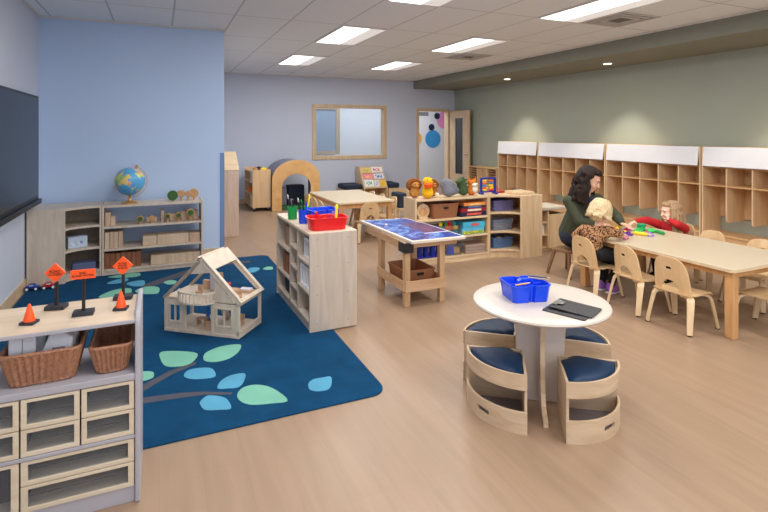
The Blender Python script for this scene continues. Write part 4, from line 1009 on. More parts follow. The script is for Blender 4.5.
puppet('orange and white fox puppet, rightmost on toy shelf', 3.485, 5.19, [('puppet_body', M().cap((0, .01, .03), (0, 0, .1), .055, .042).ell((.0, 0, .145), (.05, .045, .045)).cyl((-.03, 0, .17), (-.045, .0, .225), .022, .004, 10).cyl((.03, 0, .17), (.045, 0, .225), .022, .004, 10).cap((-.05, .02, .05), (-.085, .02, .14), .025, .015), FOX, .007), ('muzzle', M().ell((.01, -.04, .12), (.035, .04, .03)).ell((.015, -.035, .06), (.035, .03, .05)), CREAMF, .006), ('nose', M().ell((.012, -.08, .125), .008), EYE, 0), ('eye', eyes(.02, -.045, .158, .005), EYE, 0)])
# abacus
ab = thing('abacus', 'blue framed bead abacus on the corner toy shelf', 'abacus', (3.73, 5.2, .757), -8, world=False)
BLF = mat('abacus_blue', (20, 44, 150), .4, .04)
for s in (-1, 1):
    build(M().box(s * .095 - .012, s * .095 + .012, -.012, .012, .0, .2), 'frame_post', BLF, ab, bevel=.003)
    build(M().box(s * .095 - .016, s * .095 + .016, -.05, .05, 0, .022), 'foot', BLF, ab, bevel=.004)
build(M().box(-.095, .095, -.01, .01, .185, .205).box(-.095, .095, -.01, .01, .02, .036), 'frame_rail', BLF, ab, bevel=.003)
for r, z in enumerate((.165, .135, .105, .075, .05)):
    wv = build(M().cyl((-.085, 0, z), (.085, 0, z), .002, n=6), 'wire', STEEL, ab)
    for k in range(8):
        x = -.075 + .015 * k + (.03 if k > 3 + r % 2 else 0)
        build(M().ell((x, 0, z), (.0075, .013, .013), n=10), 'bead', ((YELP, ORAP), (ORAP, mat('sky_bead', (70, 150, 200), .4, .03)), (MATS['sky_bead'], YELP), (ORAP, YELP), (YELP, REDP))[r][k > 3], wv, smooth=4)
t = thing('toy_tray', 'pale wooden puzzle tray on top of the corner toy shelf', 'tray', (4.08, 5.08, .7575))
build(M().box(3.98, 4.25, 4.96, 5.2, .7578, .79), 'tray_body', MB, t, bevel=.004)
build(M().box(4.0, 4.23, 4.98, 5.18, .79, .793), 'puzzle_board', MBV, t)
t = thing('toy_basket', 'small red bead toy behind the abacus', 'toy', (3.93, 5.27, .7575))
build(M().box(3.85, 4.03, 5.22, 5.32, .7578, .772), 'toy_base', mat('deep_red_wood', (170, 30, 40), .5, .05), t, bevel=.003)
build(M().tube([(3.87, 5.27, .772), (3.872, 5.27, .82), (3.9, 5.27, .85), (3.93, 5.27, .8), (3.97, 5.27, .79), (4.01, 5.27, .772)], .005, 8), 'bead_wire', REDP, t, smooth=4)

# ================================================================== round table with nesting stools
RT = (1.978, 2.262)
rt = thing('round_table', 'round off-white table with crossed panel base and tucked stools', 'table', (RT[0], RT[1], 0))
prof = [(.30, .546), (.36, .546), (.372, .552), (.376, .559), (.372, .567), (.362, .571), (.30, .572), (.001, .572)]
build(M().lathe([(.001, .546)] + prof, (RT[0], RT[1], 0), 72), 'tabletop', TABLEW, rt, smooth=.7)
LEGW = mat('warm_white_panel', (214, 204, 196), .4, .03)
fin = [(0, 0.0), (.275, 0), (.275, .028), (.225, .036), (.18, .06), (.148, .11), (.134, .18), (.13, .28), (.134, .4), (.15, .5), (.16, .546), (0, .546)]
for k, a in enumerate((235, 325, 55, 145)):
    T_ = Matrix.Translation(Vector((RT[0], RT[1], 0))) @ Matrix.Rotation(radians(a), 4, 'Z')
    q = M().prism(fin, 'y', -.011, .011, T=T_)
    leg = build(q, 'leg', LEGW, rt, bevel=.003)
    e = M(); path = [T_ @ Vector((x + .0008, 0, z)) for x, z in fin[1:-1]]
    e.sweep(path, (T_.to_3x3() @ Vector((0, 1, 0))), .024, .003)
    build(e, 'leg_edge', BIRCHH, leg)
SW = wood('stool_birch', (214, 190, 160), (194, 168, 136), stretch=(2, 2, 9))
def make_stool():
    t = thing('nesting_stool', '', 'stool', (0, 0, 0), 0, 'quarter-round stools tucked under the round table', world=False)
    Rr, H = .315, .3; a0, a1 = radians(-45), radians(45)
    def wrap(q, th=.012): # x: angle 0..1, z height, y: 0 inner 1 outer
        a = a0 + (a1 - a0) * q[0]; r = Rr - th * (1 - q[1]); return (r * cos(a), r * sin(a), q[2])
    for a in (a0, a1):
        T_ = Matrix.Rotation(a, 4, 'Z'); s = 1 if a < 0 else -1
        m = M().prism([(0.012, 0), (Rr - .004, 0), (Rr - .004, H), (0.012, H)], 'y', 0, s * .014, T=T_)
        build(m, 'side_panel', SW, t, bevel=.003)
    seq = [i / 24 for i in range(25)]
    def band(z0, z1, slot=None):
        """curved ply band built as columns, optionally with a rounded hand slot"""
        us = sorted(set(seq + ([.5 + .09 * cos(pi * i / 12) for i in range(13)] if slot else [])))
        m = M(); cols = []
        for u in us:
            zm = (z0 + z1) / 2; hh = 0
            if slot and abs(u - .5) < .0899: hh = slot * min(1, 1.9 * sqrt(max(0, 1 - ((u - .5) / .09) ** 2)))
            cols.append((u, (z0, zm - hh, zm + hh, z1)))
        vs = [wrap((u, k, z)) for u, zs in cols for k in (0, 1) for z in zs]; fs = []
        for i in range(len(cols) - 1):
            a_, b_ = 8 * i, 8 * i + 8; sl = slot and abs((cols[i][0] + cols[i + 1][0]) / 2 - .5) < .09
            for k in (0, 4):
                for j in (0, 2): fs.append((a_ + k + j, b_ + k + j, b_ + k + j + 1, a_ + k + j + 1))
            for j in (0, 3): fs.append((a_ + j, b_ + j, b_ + 4 + j, a_ + 4 + j))
            if sl:
                for j in (1, 2): fs.append((a_ + j, b_ + j, b_ + 4 + j, a_ + 4 + j))
        n_ = 8 * (len(cols) - 1)
        for o_ in (0, n_):
            for j in (0, 2): fs.append((o_ + j, o_ + j + 1, o_ + 5 + j, o_ + 4 + j))
        m.add(vs, fs)
        return m
    build(band(.222, H), 'upper_band', SW, t, smooth=.6)
    build(band(0, .112, .0135), 'lower_band', SW, t, smooth=.6)
    wedge = lambda r, e: [(e, 0)] + [((r) * cos(a0 + (a1 - a0) * u + (0)), (r) * sin(a0 + (a1 - a0) * u)) for u in seq]
    build(M().prism(wedge(Rr - .013, .02), 'z', .262, .276), 'seat_board', SW, t)
    build(M().prism(wedge(Rr - .013, .02), 'z', .012, .024), 'bottom_board', mat('stool_liner_grey', (128, 120, 122), .7, .05), t)
    # padded cushion
    n, k = 18, 8; vs = []; fs = []
    def cpt(i, j, top):
        u = i / n; v = j / k; e = .05
        a = (a0 + .055) + (a1 - a0 - .11) * u; r = .055 + (Rr - .022 - .055) * v
        edge = min(u, 1 - u) * 2; bl = (1 - (1 - min(1, edge * 2.2)) ** 2.4) * (1 - (1 - min(1, (1 - v) * 3.0)) ** 2.4) * (min(1, v * 5) ** .6)
        return (r * cos(a), r * sin(a), .278 + (.016 + .026 * bl if top else 0))
    for top in (0, 1):
        for i in range(n + 1):
            for j in range(k + 1): vs.append(cpt(i, j, top))
    B = (n + 1) * (k + 1); I = lambda i, j, t_: t_ * B + i * (k + 1) + j
    for i in range(n):
        for j in range(k):
            fs.append((I(i, j, 0), I(i, j + 1, 0), I(i + 1, j + 1, 0), I(i + 1, j, 0))); fs.append((I(i, j, 1), I(i + 1, j, 1), I(i + 1, j + 1, 1), I(i, j + 1, 1)))
    for i in range(n):
        for j in (0, k): fs.append((I(i, j, 0), I(i + 1, j, 0), I(i + 1, j, 1), I(i, j, 1)))
    for j in range(k):
        for i in (0, n): fs.append((I(i, j, 0), I(i, j + 1, 0), I(i, j + 1, 1), I(i, j, 1)))
    build(M().add(vs, fs), 'cushion', NAVY, t, smooth=1.2)
    sc = M()
    for a, s in ((a0, -1), (a1, 1)):
        T_ = Matrix.Rotation(a, 4, 'Z')
        for r in (.06, .25): sc.add(*_cyl_data((r, s * .002, .268), (r, s * -.002, .268), .005), T=T_)
    build(sc, 'screw_cap', mat('bolt_grey', (170, 164, 158), .4, .04), t)
    return t
def _cyl_data(a, b, r, n=10):
    m = M().cyl(a, b, r, n=n); return m.v, m.f
st0 = make_stool()
sts = [((1.872, 2.276), 189, 'stool with navy cushion at front left of the round table, by the divider side'), ((1.995, 2.147), 280, 'stool with navy cushion at front right of the round table, nearest the camera'),
       ((1.952, 2.442), 95, 'stool with navy cushion tucked at rear left of the round table'), ((2.14, 2.335), 1, 'stool with navy cushion tucked at rear right of the round table, under clipboards')]
for k, (p, a, lb) in enumerate(sts):
    o = st0 if k == 0 else copy_tree(st0)
    o.location = (p[0], p[1], 0); o.rotation_euler = (0, 0, radians(a)); o['label'] = lb
caddy('art_caddy', 'bright blue art caddy holding pencils on the round table', (1.918, 2.322, .573), -14, BLUEP, .23, .2, .085)
def pencil(x, y, z, ln, ry, rz, lb, m):
    t = thing('pencil', lb, 'pencil', (x, y, z), rz, 'pencils in the blue caddy on round table', world=False); t.rotation_euler = (0, radians(ry), radians(rz))
    build(M().cyl((0, 0, -ln / 2), (0, 0, ln / 2), .0045, n=8), 'pencil_body', m, t, smooth=.7); build(M().cyl((0, 0, ln / 2), (0, 0, ln / 2 + .016), .0045, .001, 8), 'pencil_tip', MAPLE, t)
GREYPC = mat('pencil_grey', (90, 92, 96), .5, .05)
pencil(1.873, 2.292, .662, .07, 78, -30, 'short yellow-tipped pencil in left cup of blue caddy', MATS['mustard_plastic'])
pencil(1.992, 2.297, .69, .11, 87, -58, 'grey pencil lying across right cup of blue caddy', GREYPC)
pencil(1.998, 2.307, .676, .11, 87, -62, 'tan pencil lying beside the grey one on blue caddy', MAPLE)
def clipboard(x, y, z, rz, lb):
    t = thing('clipboard', lb, 'clipboard', (x, y, z), rz, 'black clipboards on the round table', world=False)
    if 'on top' in lb: t.rotation_euler = (0, radians(2.3), radians(rz))
    build(M().prism(rrect(0, 0, .115, .085, .012), 'z', 0, .004), 'board', mat('charcoal_board', (44, 44, 46), .55, .08), t)
    c = M().box(-.112, -.085, -.045, .045, .004, .009).cyl((-.1, -.045, .008), (-.1, .045, .008), .004, n=10)
    c.prism([(-.1, -.03), (-.06, -.022), (-.06, .022), (-.1, .03)], 'z', .009, .011)
    build(c, 'clip', STEEL, t)
clipboard(1.985, 2.045, .5728, -67, 'black clipboard lying flat on the round table, under another')
clipboard(2.032, 2.052, .5815, -64, 'black clipboard lying on top of another, on the round table')
# ================================================================== coat lockers along the sage wall
LX0, LX1 = 6.54, 6.912
LOCKH = wood('locker_board_flat', (222, 180, 130), (204, 160, 110), stretch=(9, 1, 9))
def locker(ya, yb, n, lb):
    t = thing('coat_locker', lb, 'coat locker', ((LX0 + LX1) / 2, (ya + yb) / 2, 0), group='coat lockers along the sage wall')
    w = .02; H = 1.335; zs = .845
    for y in (ya, yb - w): build(M().box(LX0, LX1, y, y + w, 0, H), 'side_panel', LOCK, t, bevel=.004)
    build(M().box(LX0 + .02, LX1, ya + w, yb - w, H - .02, H), 'top', LOCKH, t)
    build(M().box(LX0 + .004, LX1, ya + w, yb - w, zs - .018, zs), 'cubby_shelf', LOCKH, t, bevel=.002)
    build(M().box(LX0 + .03, LX1, ya + w, yb - w, 1.062, 1.078), 'cubby_shelf', LOCKH, t)
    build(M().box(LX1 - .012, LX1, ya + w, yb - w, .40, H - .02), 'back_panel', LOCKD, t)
    build(M().box(LX0 + .006, LX1, ya + w, yb - w, .19, .215), 'bench_seat', LOCKH, t, bevel=.003)
    build(M().box(LX0 + .02, LX0 + .036, ya + w, yb - w, 0, .19), 'bench_front', LOCKH, t)
    st = (yb - ya - w) / n
    for k in range(1, n):
        y = ya + w / 2 + st * k
        p = [(LX0 + .003, zs - .018), (LX0 + .003, .41)] + [(LX0 + .003 + .03 * (1 - cos(a)), .41 - .03 * sin(a)) for a in (radians(30), radians(60), radians(90))] + [(LX1 - .012, .38), (LX1 - .012, zs - .018)]
        build(M().prism([(a, b) for a, b in p], 'y', y - .008, y + .008), 'divider', LOCK, t, bevel=.002)
        build(M().box(LX0 + .006, LX1 - .012, y - .008, y + .008, zs, 1.062), 'divider', LOCK, t)
    for k in range(n):
        y = ya + w / 2 + st * (k + .5); x = LX1 - .012
        h = M().box(x - .004, x, y - .025, y + .025, .735, .755)
        for s in (-1, 1): h.tube([(x - .004, y + s * .012, .745), (x - .03, y + s * .02, .742), (x - .045, y + s * .026, .752), (x - .045, y + s * .028, .77)], .004, 6)
        build(h, 'coat_hook', STEEL, t, smooth=.6)
    # white board across the top cubbies, leaning out at the bottom
    m = M(); a, b = ya + w + .004, yb - w - .004
    m.add([(LX0 + .004, a, 1.335), (LX0 - .03, a, 1.085), (LX0 - .018, a, 1.085), (LX0 + .016, a, 1.335), (LX0 + .004, b, 1.335), (LX0 - .03, b, 1.085), (LX0 - .018, b, 1.085), (LX0 + .016, b, 1.335)],
          [(0, 1, 2, 3), (7, 6, 5, 4), (0, 4, 5, 1), (1, 5, 6, 2), (2, 6, 7, 3), (3, 7, 4, 0)])
    build(m, 'display_board', WHITE, t, bevel=.002, label='blank white board')
locker(7.545, 8.775, 4, 'four-bay coat locker, farthest from the camera near the doorway')
locker(5.965, 7.53, 5, 'five-bay coat locker behind the seated woman')
locker(4.40, 5.95, 5, 'five-bay coat locker behind the girl in red')
locker(2.835, 4.385, 5, 'five-bay coat locker cut off by right edge of photo')

# wooden paper sorter in the corner past the lockers
sr = thing('paper_sorter', 'low wooden paper sorter of thin slots between door and lockers', 'sorter', (6.72, 9.35, 0))
a, b = 8.84, 9.93
for y in (a, b - .02): build(M().box(6.55, 6.9, y, y + .02, 0, .75), 'side_panel', LOCK, sr)
for y in (9.19, 9.55): build(M().box(6.552, 6.88, y, y + .016, .02, .73), 'divider', LOCK, sr)
build(M().box(6.55, 6.9, a + .02, b - .02, .73, .75), 'top', LOCKH, sr); build(M().box(6.55, 6.9, a + .02, b - .02, 0, .02), 'bottom_board', LOCKH, sr)
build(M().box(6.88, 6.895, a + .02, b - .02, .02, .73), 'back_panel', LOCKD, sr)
for k in range(12):
    z = .075 + .055 * k
    build(M().box(6.56, 6.88, 9.566, b - .02, z, z + .008), 'slot_board', LOCKH, sr); build(M().box(6.56, 6.88, a + .02, 9.19, z, z + .008), 'slot_board', LOCKH, sr)
for k in range(5): build(M().box(6.56, 6.88, 9.26 + .058 * k, 9.268 + .058 * k, .22, .73), 'slot_divider', LOCK, sr)
build(M().box(6.56, 6.88, 9.206, 9.55, .2, .215), 'shelf_board', LOCKH, sr)

# low book trolley with white cushion left of the woman
bt = thing('low_storage_box', 'low maple storage box with white lid between toy shelf and woman', 'storage box', (4.62, 5.2, 0))
build(M().box(4.56, 4.84, 5.04, 5.06, .04, .47), 'front_panel', MAPLE, bt, bevel=.003)
build(M().box(4.82, 4.84, 5.06, 5.4, .04, .47), 'side_panel', MAPLE, bt, bevel=.003)
build(M().box(4.42, 4.44, 5.06, 5.4, .04, .525), 'side_panel', MAPLE, bt, bevel=.003)
build(M().box(4.42, 4.84, 5.38, 5.4, .04, .525), 'back_panel', MAPLE, bt)
for z in (.04, .2, .36): build(M().box(4.44, 4.82, 5.06, 5.38, z, z + .016), 'shelf_board', MAPLE, bt)
build(M().prism(rrect(4.63, 5.22, .215, .19, .03), 'z', .525, .565), 'lid_cushion', mat('ivory_vinyl', (204, 192, 174), .5, .02), bt, bevel=.01, seg=3)
build(M().box(4.54, 4.56, 5.05, 5.38, .056, .525), 'divider', MAPLE, bt)
build(M().box(4.46, 4.53, 5.1, 5.3, .217, .34), 'book_bundle', WHITE, bt)
build(M().box(4.45, 4.81, 5.08, 5.36, 0, .04), 'plinth', MAPLE, bt)

# ================================================================== activity table
LT = (3.80, 4.73, 2.31, 3.83)
lt = thing('long_table', 'long cream-topped maple table where the people play', 'table', ((LT[0] + LT[1]) / 2, (LT[2] + LT[3]) / 2, 0))
build(M().prism(rrect((LT[0] + LT[1]) / 2, (LT[2] + LT[3]) / 2, (LT[1] - LT[0]) / 2, (LT[3] - LT[2]) / 2, .035, 6), 'z', .497, .522), 'tabletop', [TOPW], lt, bevel=.004)
build(M().prism(rrect((LT[0] + LT[1]) / 2, (LT[2] + LT[3]) / 2, (LT[1] - LT[0]) / 2 + .001, (LT[3] - LT[2]) / 2 + .001, .036, 6), 'z', .4985, .5135), 'edge_band', MAPLEH, lt)
for x in (LT[0] + .035, LT[1] - .1):
    for y in (LT[2] + .025, LT[3] - .09): build(M().box(x, x + .065, y, y + .065, 0, .497), 'leg', PINE, lt, bevel=.006)
for x in (LT[0] + .05, LT[1] - .07): build(M().box(x, x + .02, LT[2] + .09, LT[3] - .09, .448, .497), 'apron', PINE, lt, bevel=.002)
for y in (LT[2] + .04, LT[3] - .06): build(M().box(LT[0] + .1, LT[1] - .1, y, y + .02, .448, .497), 'apron', PINE, lt, bevel=.002)

# ================================================================== bent-ply toddler chairs
CH = wood('chair_maple', (230, 198, 152), (214, 178, 130), stretch=(5, 5, 2)); CHL = wood('chair_leg_maple', (234, 208, 168), (218, 186, 142), stretch=(6, 6, 1))
def make_chair():
    """faces +y"""
    t = thing('toddler_chair', '', 'chair', (0, 0, 0), 0, None, world=False)
    # seat: waterfall front, slightly dished
    sec = [(-.145, .292), (-.12, .283), (-.05, .277), (.04, .278), (.10, .28), (.135, .275), (.15, .262)]
    m = M(); N = 9; vs = []; fs = []
    for top in (0, 1):
        for y, z in sec:
            for i in range(N):
                u = i / (N - 1) * 2 - 1; hw = .15 - (.012 if y < -.1 else 0)
                vs.append((u * hw, y, z + .005 * u * u - (0 if top else .012)))
    K = len(sec); I = lambda t_, a, b: t_ * K * N + a * N + b
    for a in range(K - 1):
        for b in range(N - 1):
            fs.append((I(1, a, b), I(1, a, b + 1), I(1, a + 1, b + 1), I(1, a + 1, b))); fs.append((I(0, a, b), I(0, a + 1, b), I(0, a + 1, b + 1), I(0, a, b + 1)))
    for b in range(N - 1):
        for a in (0, K - 1): fs.append((I(0, a, b), I(0, a, b + 1), I(1, a, b + 1), I(1, a, b)))
    for a in range(K - 1):
        for b in (0, N - 1): fs.append((I(0, a, b), I(0, a + 1, b), I(1, a + 1, b), I(1, a, b)))
    build(m.add(vs, fs), 'seat', CH, t, smooth=.7)
    # backrest: rounded shell with hand slot above an arched cut-out, built in columns
    HW, AW, SWD = .147, .072, .028
    xs = sorted(set([-HW * cos(pi * i / 30) for i in range(31)] + [AW * cos(pi * i / 14) for i in range(15)] + [SWD * cos(pi * i / 8) for i in range(9)] + [AW + .0005, -AW - .0005]))
    cols = []
    for x in xs:
        zt = .43 + .128 * (max(0, 1 - (abs(x) / HW) ** 3.6)) ** .42
        zb = .30 + .078 * sqrt(max(0, 1 - (x / AW) ** 2)) if abs(x) <= AW else .262
        hh = .0115 * min(1, 1.8 * sqrt(max(0, 1 - (x / SWD) ** 2))) if abs(x) < SWD else 0
        zm = min(.472, (zb + zt) / 2 + .02)
        cols.append((x, (zb, zm - hh, zm + hh, zt)))
    def shell(x, z, k):
        w_ = 1 - .17 * max(0, (z - .3) / .26) ** 1.3
        return (x * w_, k - .132 - (z - .28) * .17 + x * x * 1.3, z)
    m = M(); vs = [shell(x, z, k) for x, zs in cols for k in (-.006, .006) for z in zs]; fs = []
    for i in range(len(cols) - 1):
        a_, b_ = 8 * i, 8 * i + 8
        for k in (0, 4):
            for q in (0, 2): fs.append((a_ + k + q, b_ + k + q, b_ + k + q + 1, a_ + k + q + 1))
        for q in (0, 3) + ((1, 2) if abs(cols[i][0] + cols[i + 1][0]) / 2 < SWD else ()): fs.append((a_ + q, b_ + q, b_ + 4 + q, a_ + 4 + q))
    for o_ in (0, 8 * (len(cols) - 1)):
        for q in (0, 2): fs.append((o_ + q, o_ + q + 1, o_ + 5 + q, o_ + 4 + q))
    build(m.add(vs, fs), 'backrest', CH, t, smooth=.6)
    for sx in (-1, 1):
        for sy in (-1, 1):
            k = 1.0 if sy > 0 else 1.0
            path = [(sx * .07, sy * .055, .262), (sx * .125, sy * .095, .261), (sx * .142, sy * .112, .252), (sx * .150, sy * .122, .235), (sx * .158, sy * .138, .17), (sx * .167, sy * .158, .08), (sx * .174, sy * .172, .006)]
            side = Vector((sx * 1, sy * 1, 0)).cross(Vector((0, 0, 1)))
            lg = build(M().sweep(path, side, [.054, .054, .054, .052, .047, .042, .038], [.012, .016, .022, .024, .023, .022, .022]), 'leg', CHL, t, bevel=.005)
            build(M().box(sx * .174 - .012, sx * .174 + .012, sy * .172 - .012, sy * .172 + .012, 0, .008), 'foot_pad', BLACK, lg)
    return t
ch0 = make_chair()
used = [False]
def chair(x, y, head, lb, group):
    """head: direction the sitter faces, degrees from +x"""
    o = ch0 if not used[0] else copy_tree(ch0)
    used[0] = True
    o.location = (x, y, 0); o.rotation_euler = (0, 0, radians(head - 90)); o['label'] = lb; o['group'] = group
    return o
gA = 'toddler chairs at the long table'
chair(3.775, 2.69, 2, 'bent-ply toddler chair on the near side, closest to the table corner leg', gA)
chair(3.80, 3.105, -7, 'bent-ply toddler chair on the near side, between the child and corner chair', gA)
chair(3.75, 3.55, 0, 'bent-ply toddler chair under the child in leopard print', gA)
stl = thing('wooden_stool', 'low brown wooden stool under the woman in the olive jacket', 'stool', (4.02, 4.16, 0), 10, world=False)
BRW = wood('brown_stool_wood', (150, 112, 78), (124, 90, 60))
build(M().prism(rrect(0, 0, .135, .125, .04), 'z', .25, .276), 'seat', BRW, stl, bevel=.006)
for sx in (-1, 1):
    for sy in (-1, 1): build(M().cyl((sx * .165, sy * .14, 0), (sx * .11, sy * .09, .252), .016, .02, 14), 'leg', BRW, stl, smooth=.7)
chair(4.93, 3.60, 178, 'bent-ply toddler chair under the girl in red', gA)
chair(4.80, 3.21, 180, 'empty toddler chair across the table, beside the girl in red', gA)
chair(4.80, 2.76, 181, 'empty toddler chair across the table, cut by the photo edge', gA)
chair(4.28, 2.36, 92, 'toddler chair tucked under the near end of long table', gA)

# play-dough toys on the table
TT = .5225
def dough(kind, x, y, m, lb, r=.035, rz=0):
    t = thing({'lump': 'dough_lump', 'cutter': 'dough_cutter', 'roller': 'dough_roller', 'pot': 'dough_pot'}[kind], lb, {'lump': 'play dough', 'cutter': 'dough cutter', 'roller': 'dough roller', 'pot': 'dough pot'}[kind], (x, y, TT), rz, 'play-dough toys on the long table', world=False); t.scale = (1.12,) * 3
    if kind == 'lump': build(M().ell((0, 0, r * .32), (r, r * .8, r * .36), n=18).ell((r * .4, r * .2, r * .4), (r * .6, r * .5, r * .36)), 'dough_body', m, t, smooth=4)
    elif kind == 'cutter':
        star = [(r * (1 if k % 2 else .72) * cos(2 * pi * k / 12), r * (1 if k % 2 else .72) * sin(2 * pi * k / 12)) for k in range(12)]
        build(M().prism(star, 'z', 0, .016), 'cutter_body', m, t, bevel=.003); build(M().lathe([(r * .4, .016), (r * .36, .03), (r * .2, .034)], n=16), 'cutter_knob', m, t, smooth=.7)
    elif kind == 'roller':
        build(M().cyl((-r * 1.3, 0, .015), (r * 1.3, 0, .015), .015, n=20), 'roller_barrel', m, t, smooth=.6)
        build(M().cyl((-r * 1.9, 0, .015), (-r * 1.3, 0, .015), .007, n=12).cyl((r * 1.3, 0, .015), (r * 1.9, 0, .015), .007, n=12), 'handle', m, t, smooth=.6)
    else:
        build(M().lathe([(r * .85, 0), (r * .9, .035), (r * .95, .036), (r * .95, .048), (r * .9, .05)], n=24), 'pot_body', m, t, smooth=.6)
for a in (('lump', 4.02, 3.63, LIMEP, 'lime green dough lump nearest the child in leopard print', .042), ('pot', 4.115, 3.665, ORAP, 'orange dough pot between the lime lump and the purple cutters', .034), ('roller', 4.30, 3.76, YELP, 'small yellow dough roller under the woman\'s hand', .03, 30),
          ('cutter', 4.38, 3.70, MAGP, 'magenta dough cutter in the middle of toys', .04), ('pot', 4.55, 3.685, mat('teal_green_plastic', (16, 160, 110), .4, .03), 'teal green dough pot by the girl\'s outstretched hand', .04), ('cutter', 4.40, 3.60, LIMEP, 'lime green star cutter beside the magenta one', .042), ('lump', 4.49, 3.63, GREENP, 'green flattened dough lump behind the star cutter', .04),
          ('lump', 4.50, 3.53, LIMEP, 'long lime dough lump in front of the girl in red', .045), ('roller', 4.50, 3.43, GREENP, 'green dough roller at far right of the toys', .032, 70), ('cutter', 4.16, 3.582, PURP, 'purple star cutter left of the yellow dough', .042), ('cutter', 4.17, 3.52, PURP, 'purple star cutter nearest the near table edge', .042),
          ('roller', 4.27, 3.46, YELP, 'large yellow dough roller at front of the toys', .04, 115), ('lump', 4.38, 3.49, MAGP, 'magenta dough lump between the yellow and lavender ones', .03), ('cutter', 4.32, 3.405, LAVP, 'lavender dough cutter at right front of the toys', .036), ('lump', 4.0, 3.40, PINKP, 'pink dough lump by the near table edge', .026), ('lump', 4.24, 3.63, YELP, 'yellow dough lump between the orange pot and magenta cutter', .026)):
    dough(*a)
# ================================================================== far activity table
FT = (2.24, 3.10, 6.58, 8.04)
ft = thing('far_table', 'cream-topped maple table with nobody at it, before the window', 'table', ((FT[0] + FT[1]) / 2, (FT[2] + FT[3]) / 2, 0))
cx, cy, hx, hy = (FT[0] + FT[1]) / 2, (FT[2] + FT[3]) / 2, (FT[1] - FT[0]) / 2, (FT[3] - FT[2]) / 2
build(M().prism(rrect(cx, cy, hx, hy, .03), 'z', .527, .552), 'tabletop', TOPW, ft, bevel=.004)
build(M().prism(rrect(cx, cy, hx + .001, hy + .001, .031), 'z', .5285, .545), 'edge_band', MAPLEH, ft)
for x in (FT[0] + .03, FT[1] - .095):
    for y in (FT[2] + .03, FT[3] - .095): build(M().box(x, x + .065, y, y + .065, 0, .527), 'leg', PINE, ft, bevel=.006)
for x in (FT[0] + .045, FT[1] - .065): build(M().box(x, x + .02, FT[2] + .09, FT[3] - .09, .46, .527), 'apron', PINE, ft)
for y in (FT[2] + .045, FT[3] - .065): build(M().box(FT[0] + .09, FT[1] - .09, y, y + .02, .46, .527), 'apron', PINE, ft)
gB = 'toddler chairs at the far table'
chair(2.31, 7.765, 0, 'toddler chair at left side of the far table, nearest the arch', gB)
chair(2.28, 7.375, 0, 'toddler chair at left side of the far table, middle one', gB)
chair(2.26, 6.985, 0, 'toddler chair at left side of the far table, closest to caddies', gB)
chair(3.04, 7.66, 180, 'toddler chair at right side of the far table, closest to the bookcase', gB)
chair(3.04, 7.27, 178, 'toddler chair at right side of the far table, middle one', gB)
chair(3.07, 6.885, 182, 'toddler chair at right side of the far table, closest to the toy shelf', gB)
chair(2.67, 6.60, 88, 'toddler chair at the near end of the far table', gB)
chair(4.0, 7.95, 30, 'toddler chair standing apart behind the toy shelf by the navy seat', gB)
# navy pad chair
nv = thing('padded_seat', 'navy padded seat on a thin wooden frame beside the far table', 'seat', (3.66, 7.62, 0))
build(M().prism(rrect(3.665, 7.62, .075, .16, .03), 'z', .28, .52), 'seat_pad', NAVYD, nv, bevel=.02, seg=3)
build(M().box(3.58, 3.75, 7.45, 7.79, .25, .278), 'seat_frame', MAPLE, nv, bevel=.004)
for x in (3.6, 3.72):
    for y in (7.48, 7.75): build(M().cyl((x, y, 0), (x, y, .25), .015, .018, 12), 'leg', MAPLE, nv, smooth=.7)

# ================================================================== reading corner
bk = thing('book_display', 'sloped wooden book display under the interior window', 'bookcase', (4.37, 10.75, 0))
bx0, bx1, by = 4.19, 4.77, 10.52
for x in (bx0, bx1 - .02): build(M().prism([(by - .02, 0), (11.04, 0), (11.04, .74), (by + .3, .74), (by - .02, .27)], 'x', x, x + .02), 'side_panel', MAPLE, bk, bevel=.003)
def bslope(s0, s1, x0, x1, o0, o1):
    # along the display slope from front-bottom (by,.29) to back-top (by+.30,.73)
    dx, dz = .30, .44; L_ = sqrt(dx * dx + dz * dz); ux, uz = dx / L_, dz / L_; m = M(); vs = []
    for s in (s0, s1):
        for x in (x0, x1):
            for o in (o0, o1): vs.append((x, by + ux * s - uz * o, .28 + uz * s + ux * o))
    return m.add(vs, [(0, 1, 3, 2), (4, 6, 7, 5), (0, 4, 5, 1), (2, 3, 7, 6), (0, 2, 6, 4), (1, 5, 7, 3)])
build(bslope(0, .53, bx0 + .02, bx1 - .02, -.012, 0), 'display_slope', MAPLE, bk)
build(M().box(bx0 + .02, bx1 - .02, by - .02, by + .02, .265, .285), 'front_ledge', MAPLEH, bk); build(M().box(bx0 + .02, bx1 - .02, by, 11.0, .03, .05), 'bottom_board', MAPLE, bk)
build(M().box(bx0 + .02, bx1 - .02, 11.02, 11.04, .05, .72), 'back_panel', MAPLE, bk)
build(bslope(.2, .215, bx0 + .02, bx1 - .02, 0, .02), 'book_rail', MAPLE, bk); build(bslope(.36, .375, bx0 + .02, bx1 - .02, 0, .02), 'book_rail', MAPLE, bk)
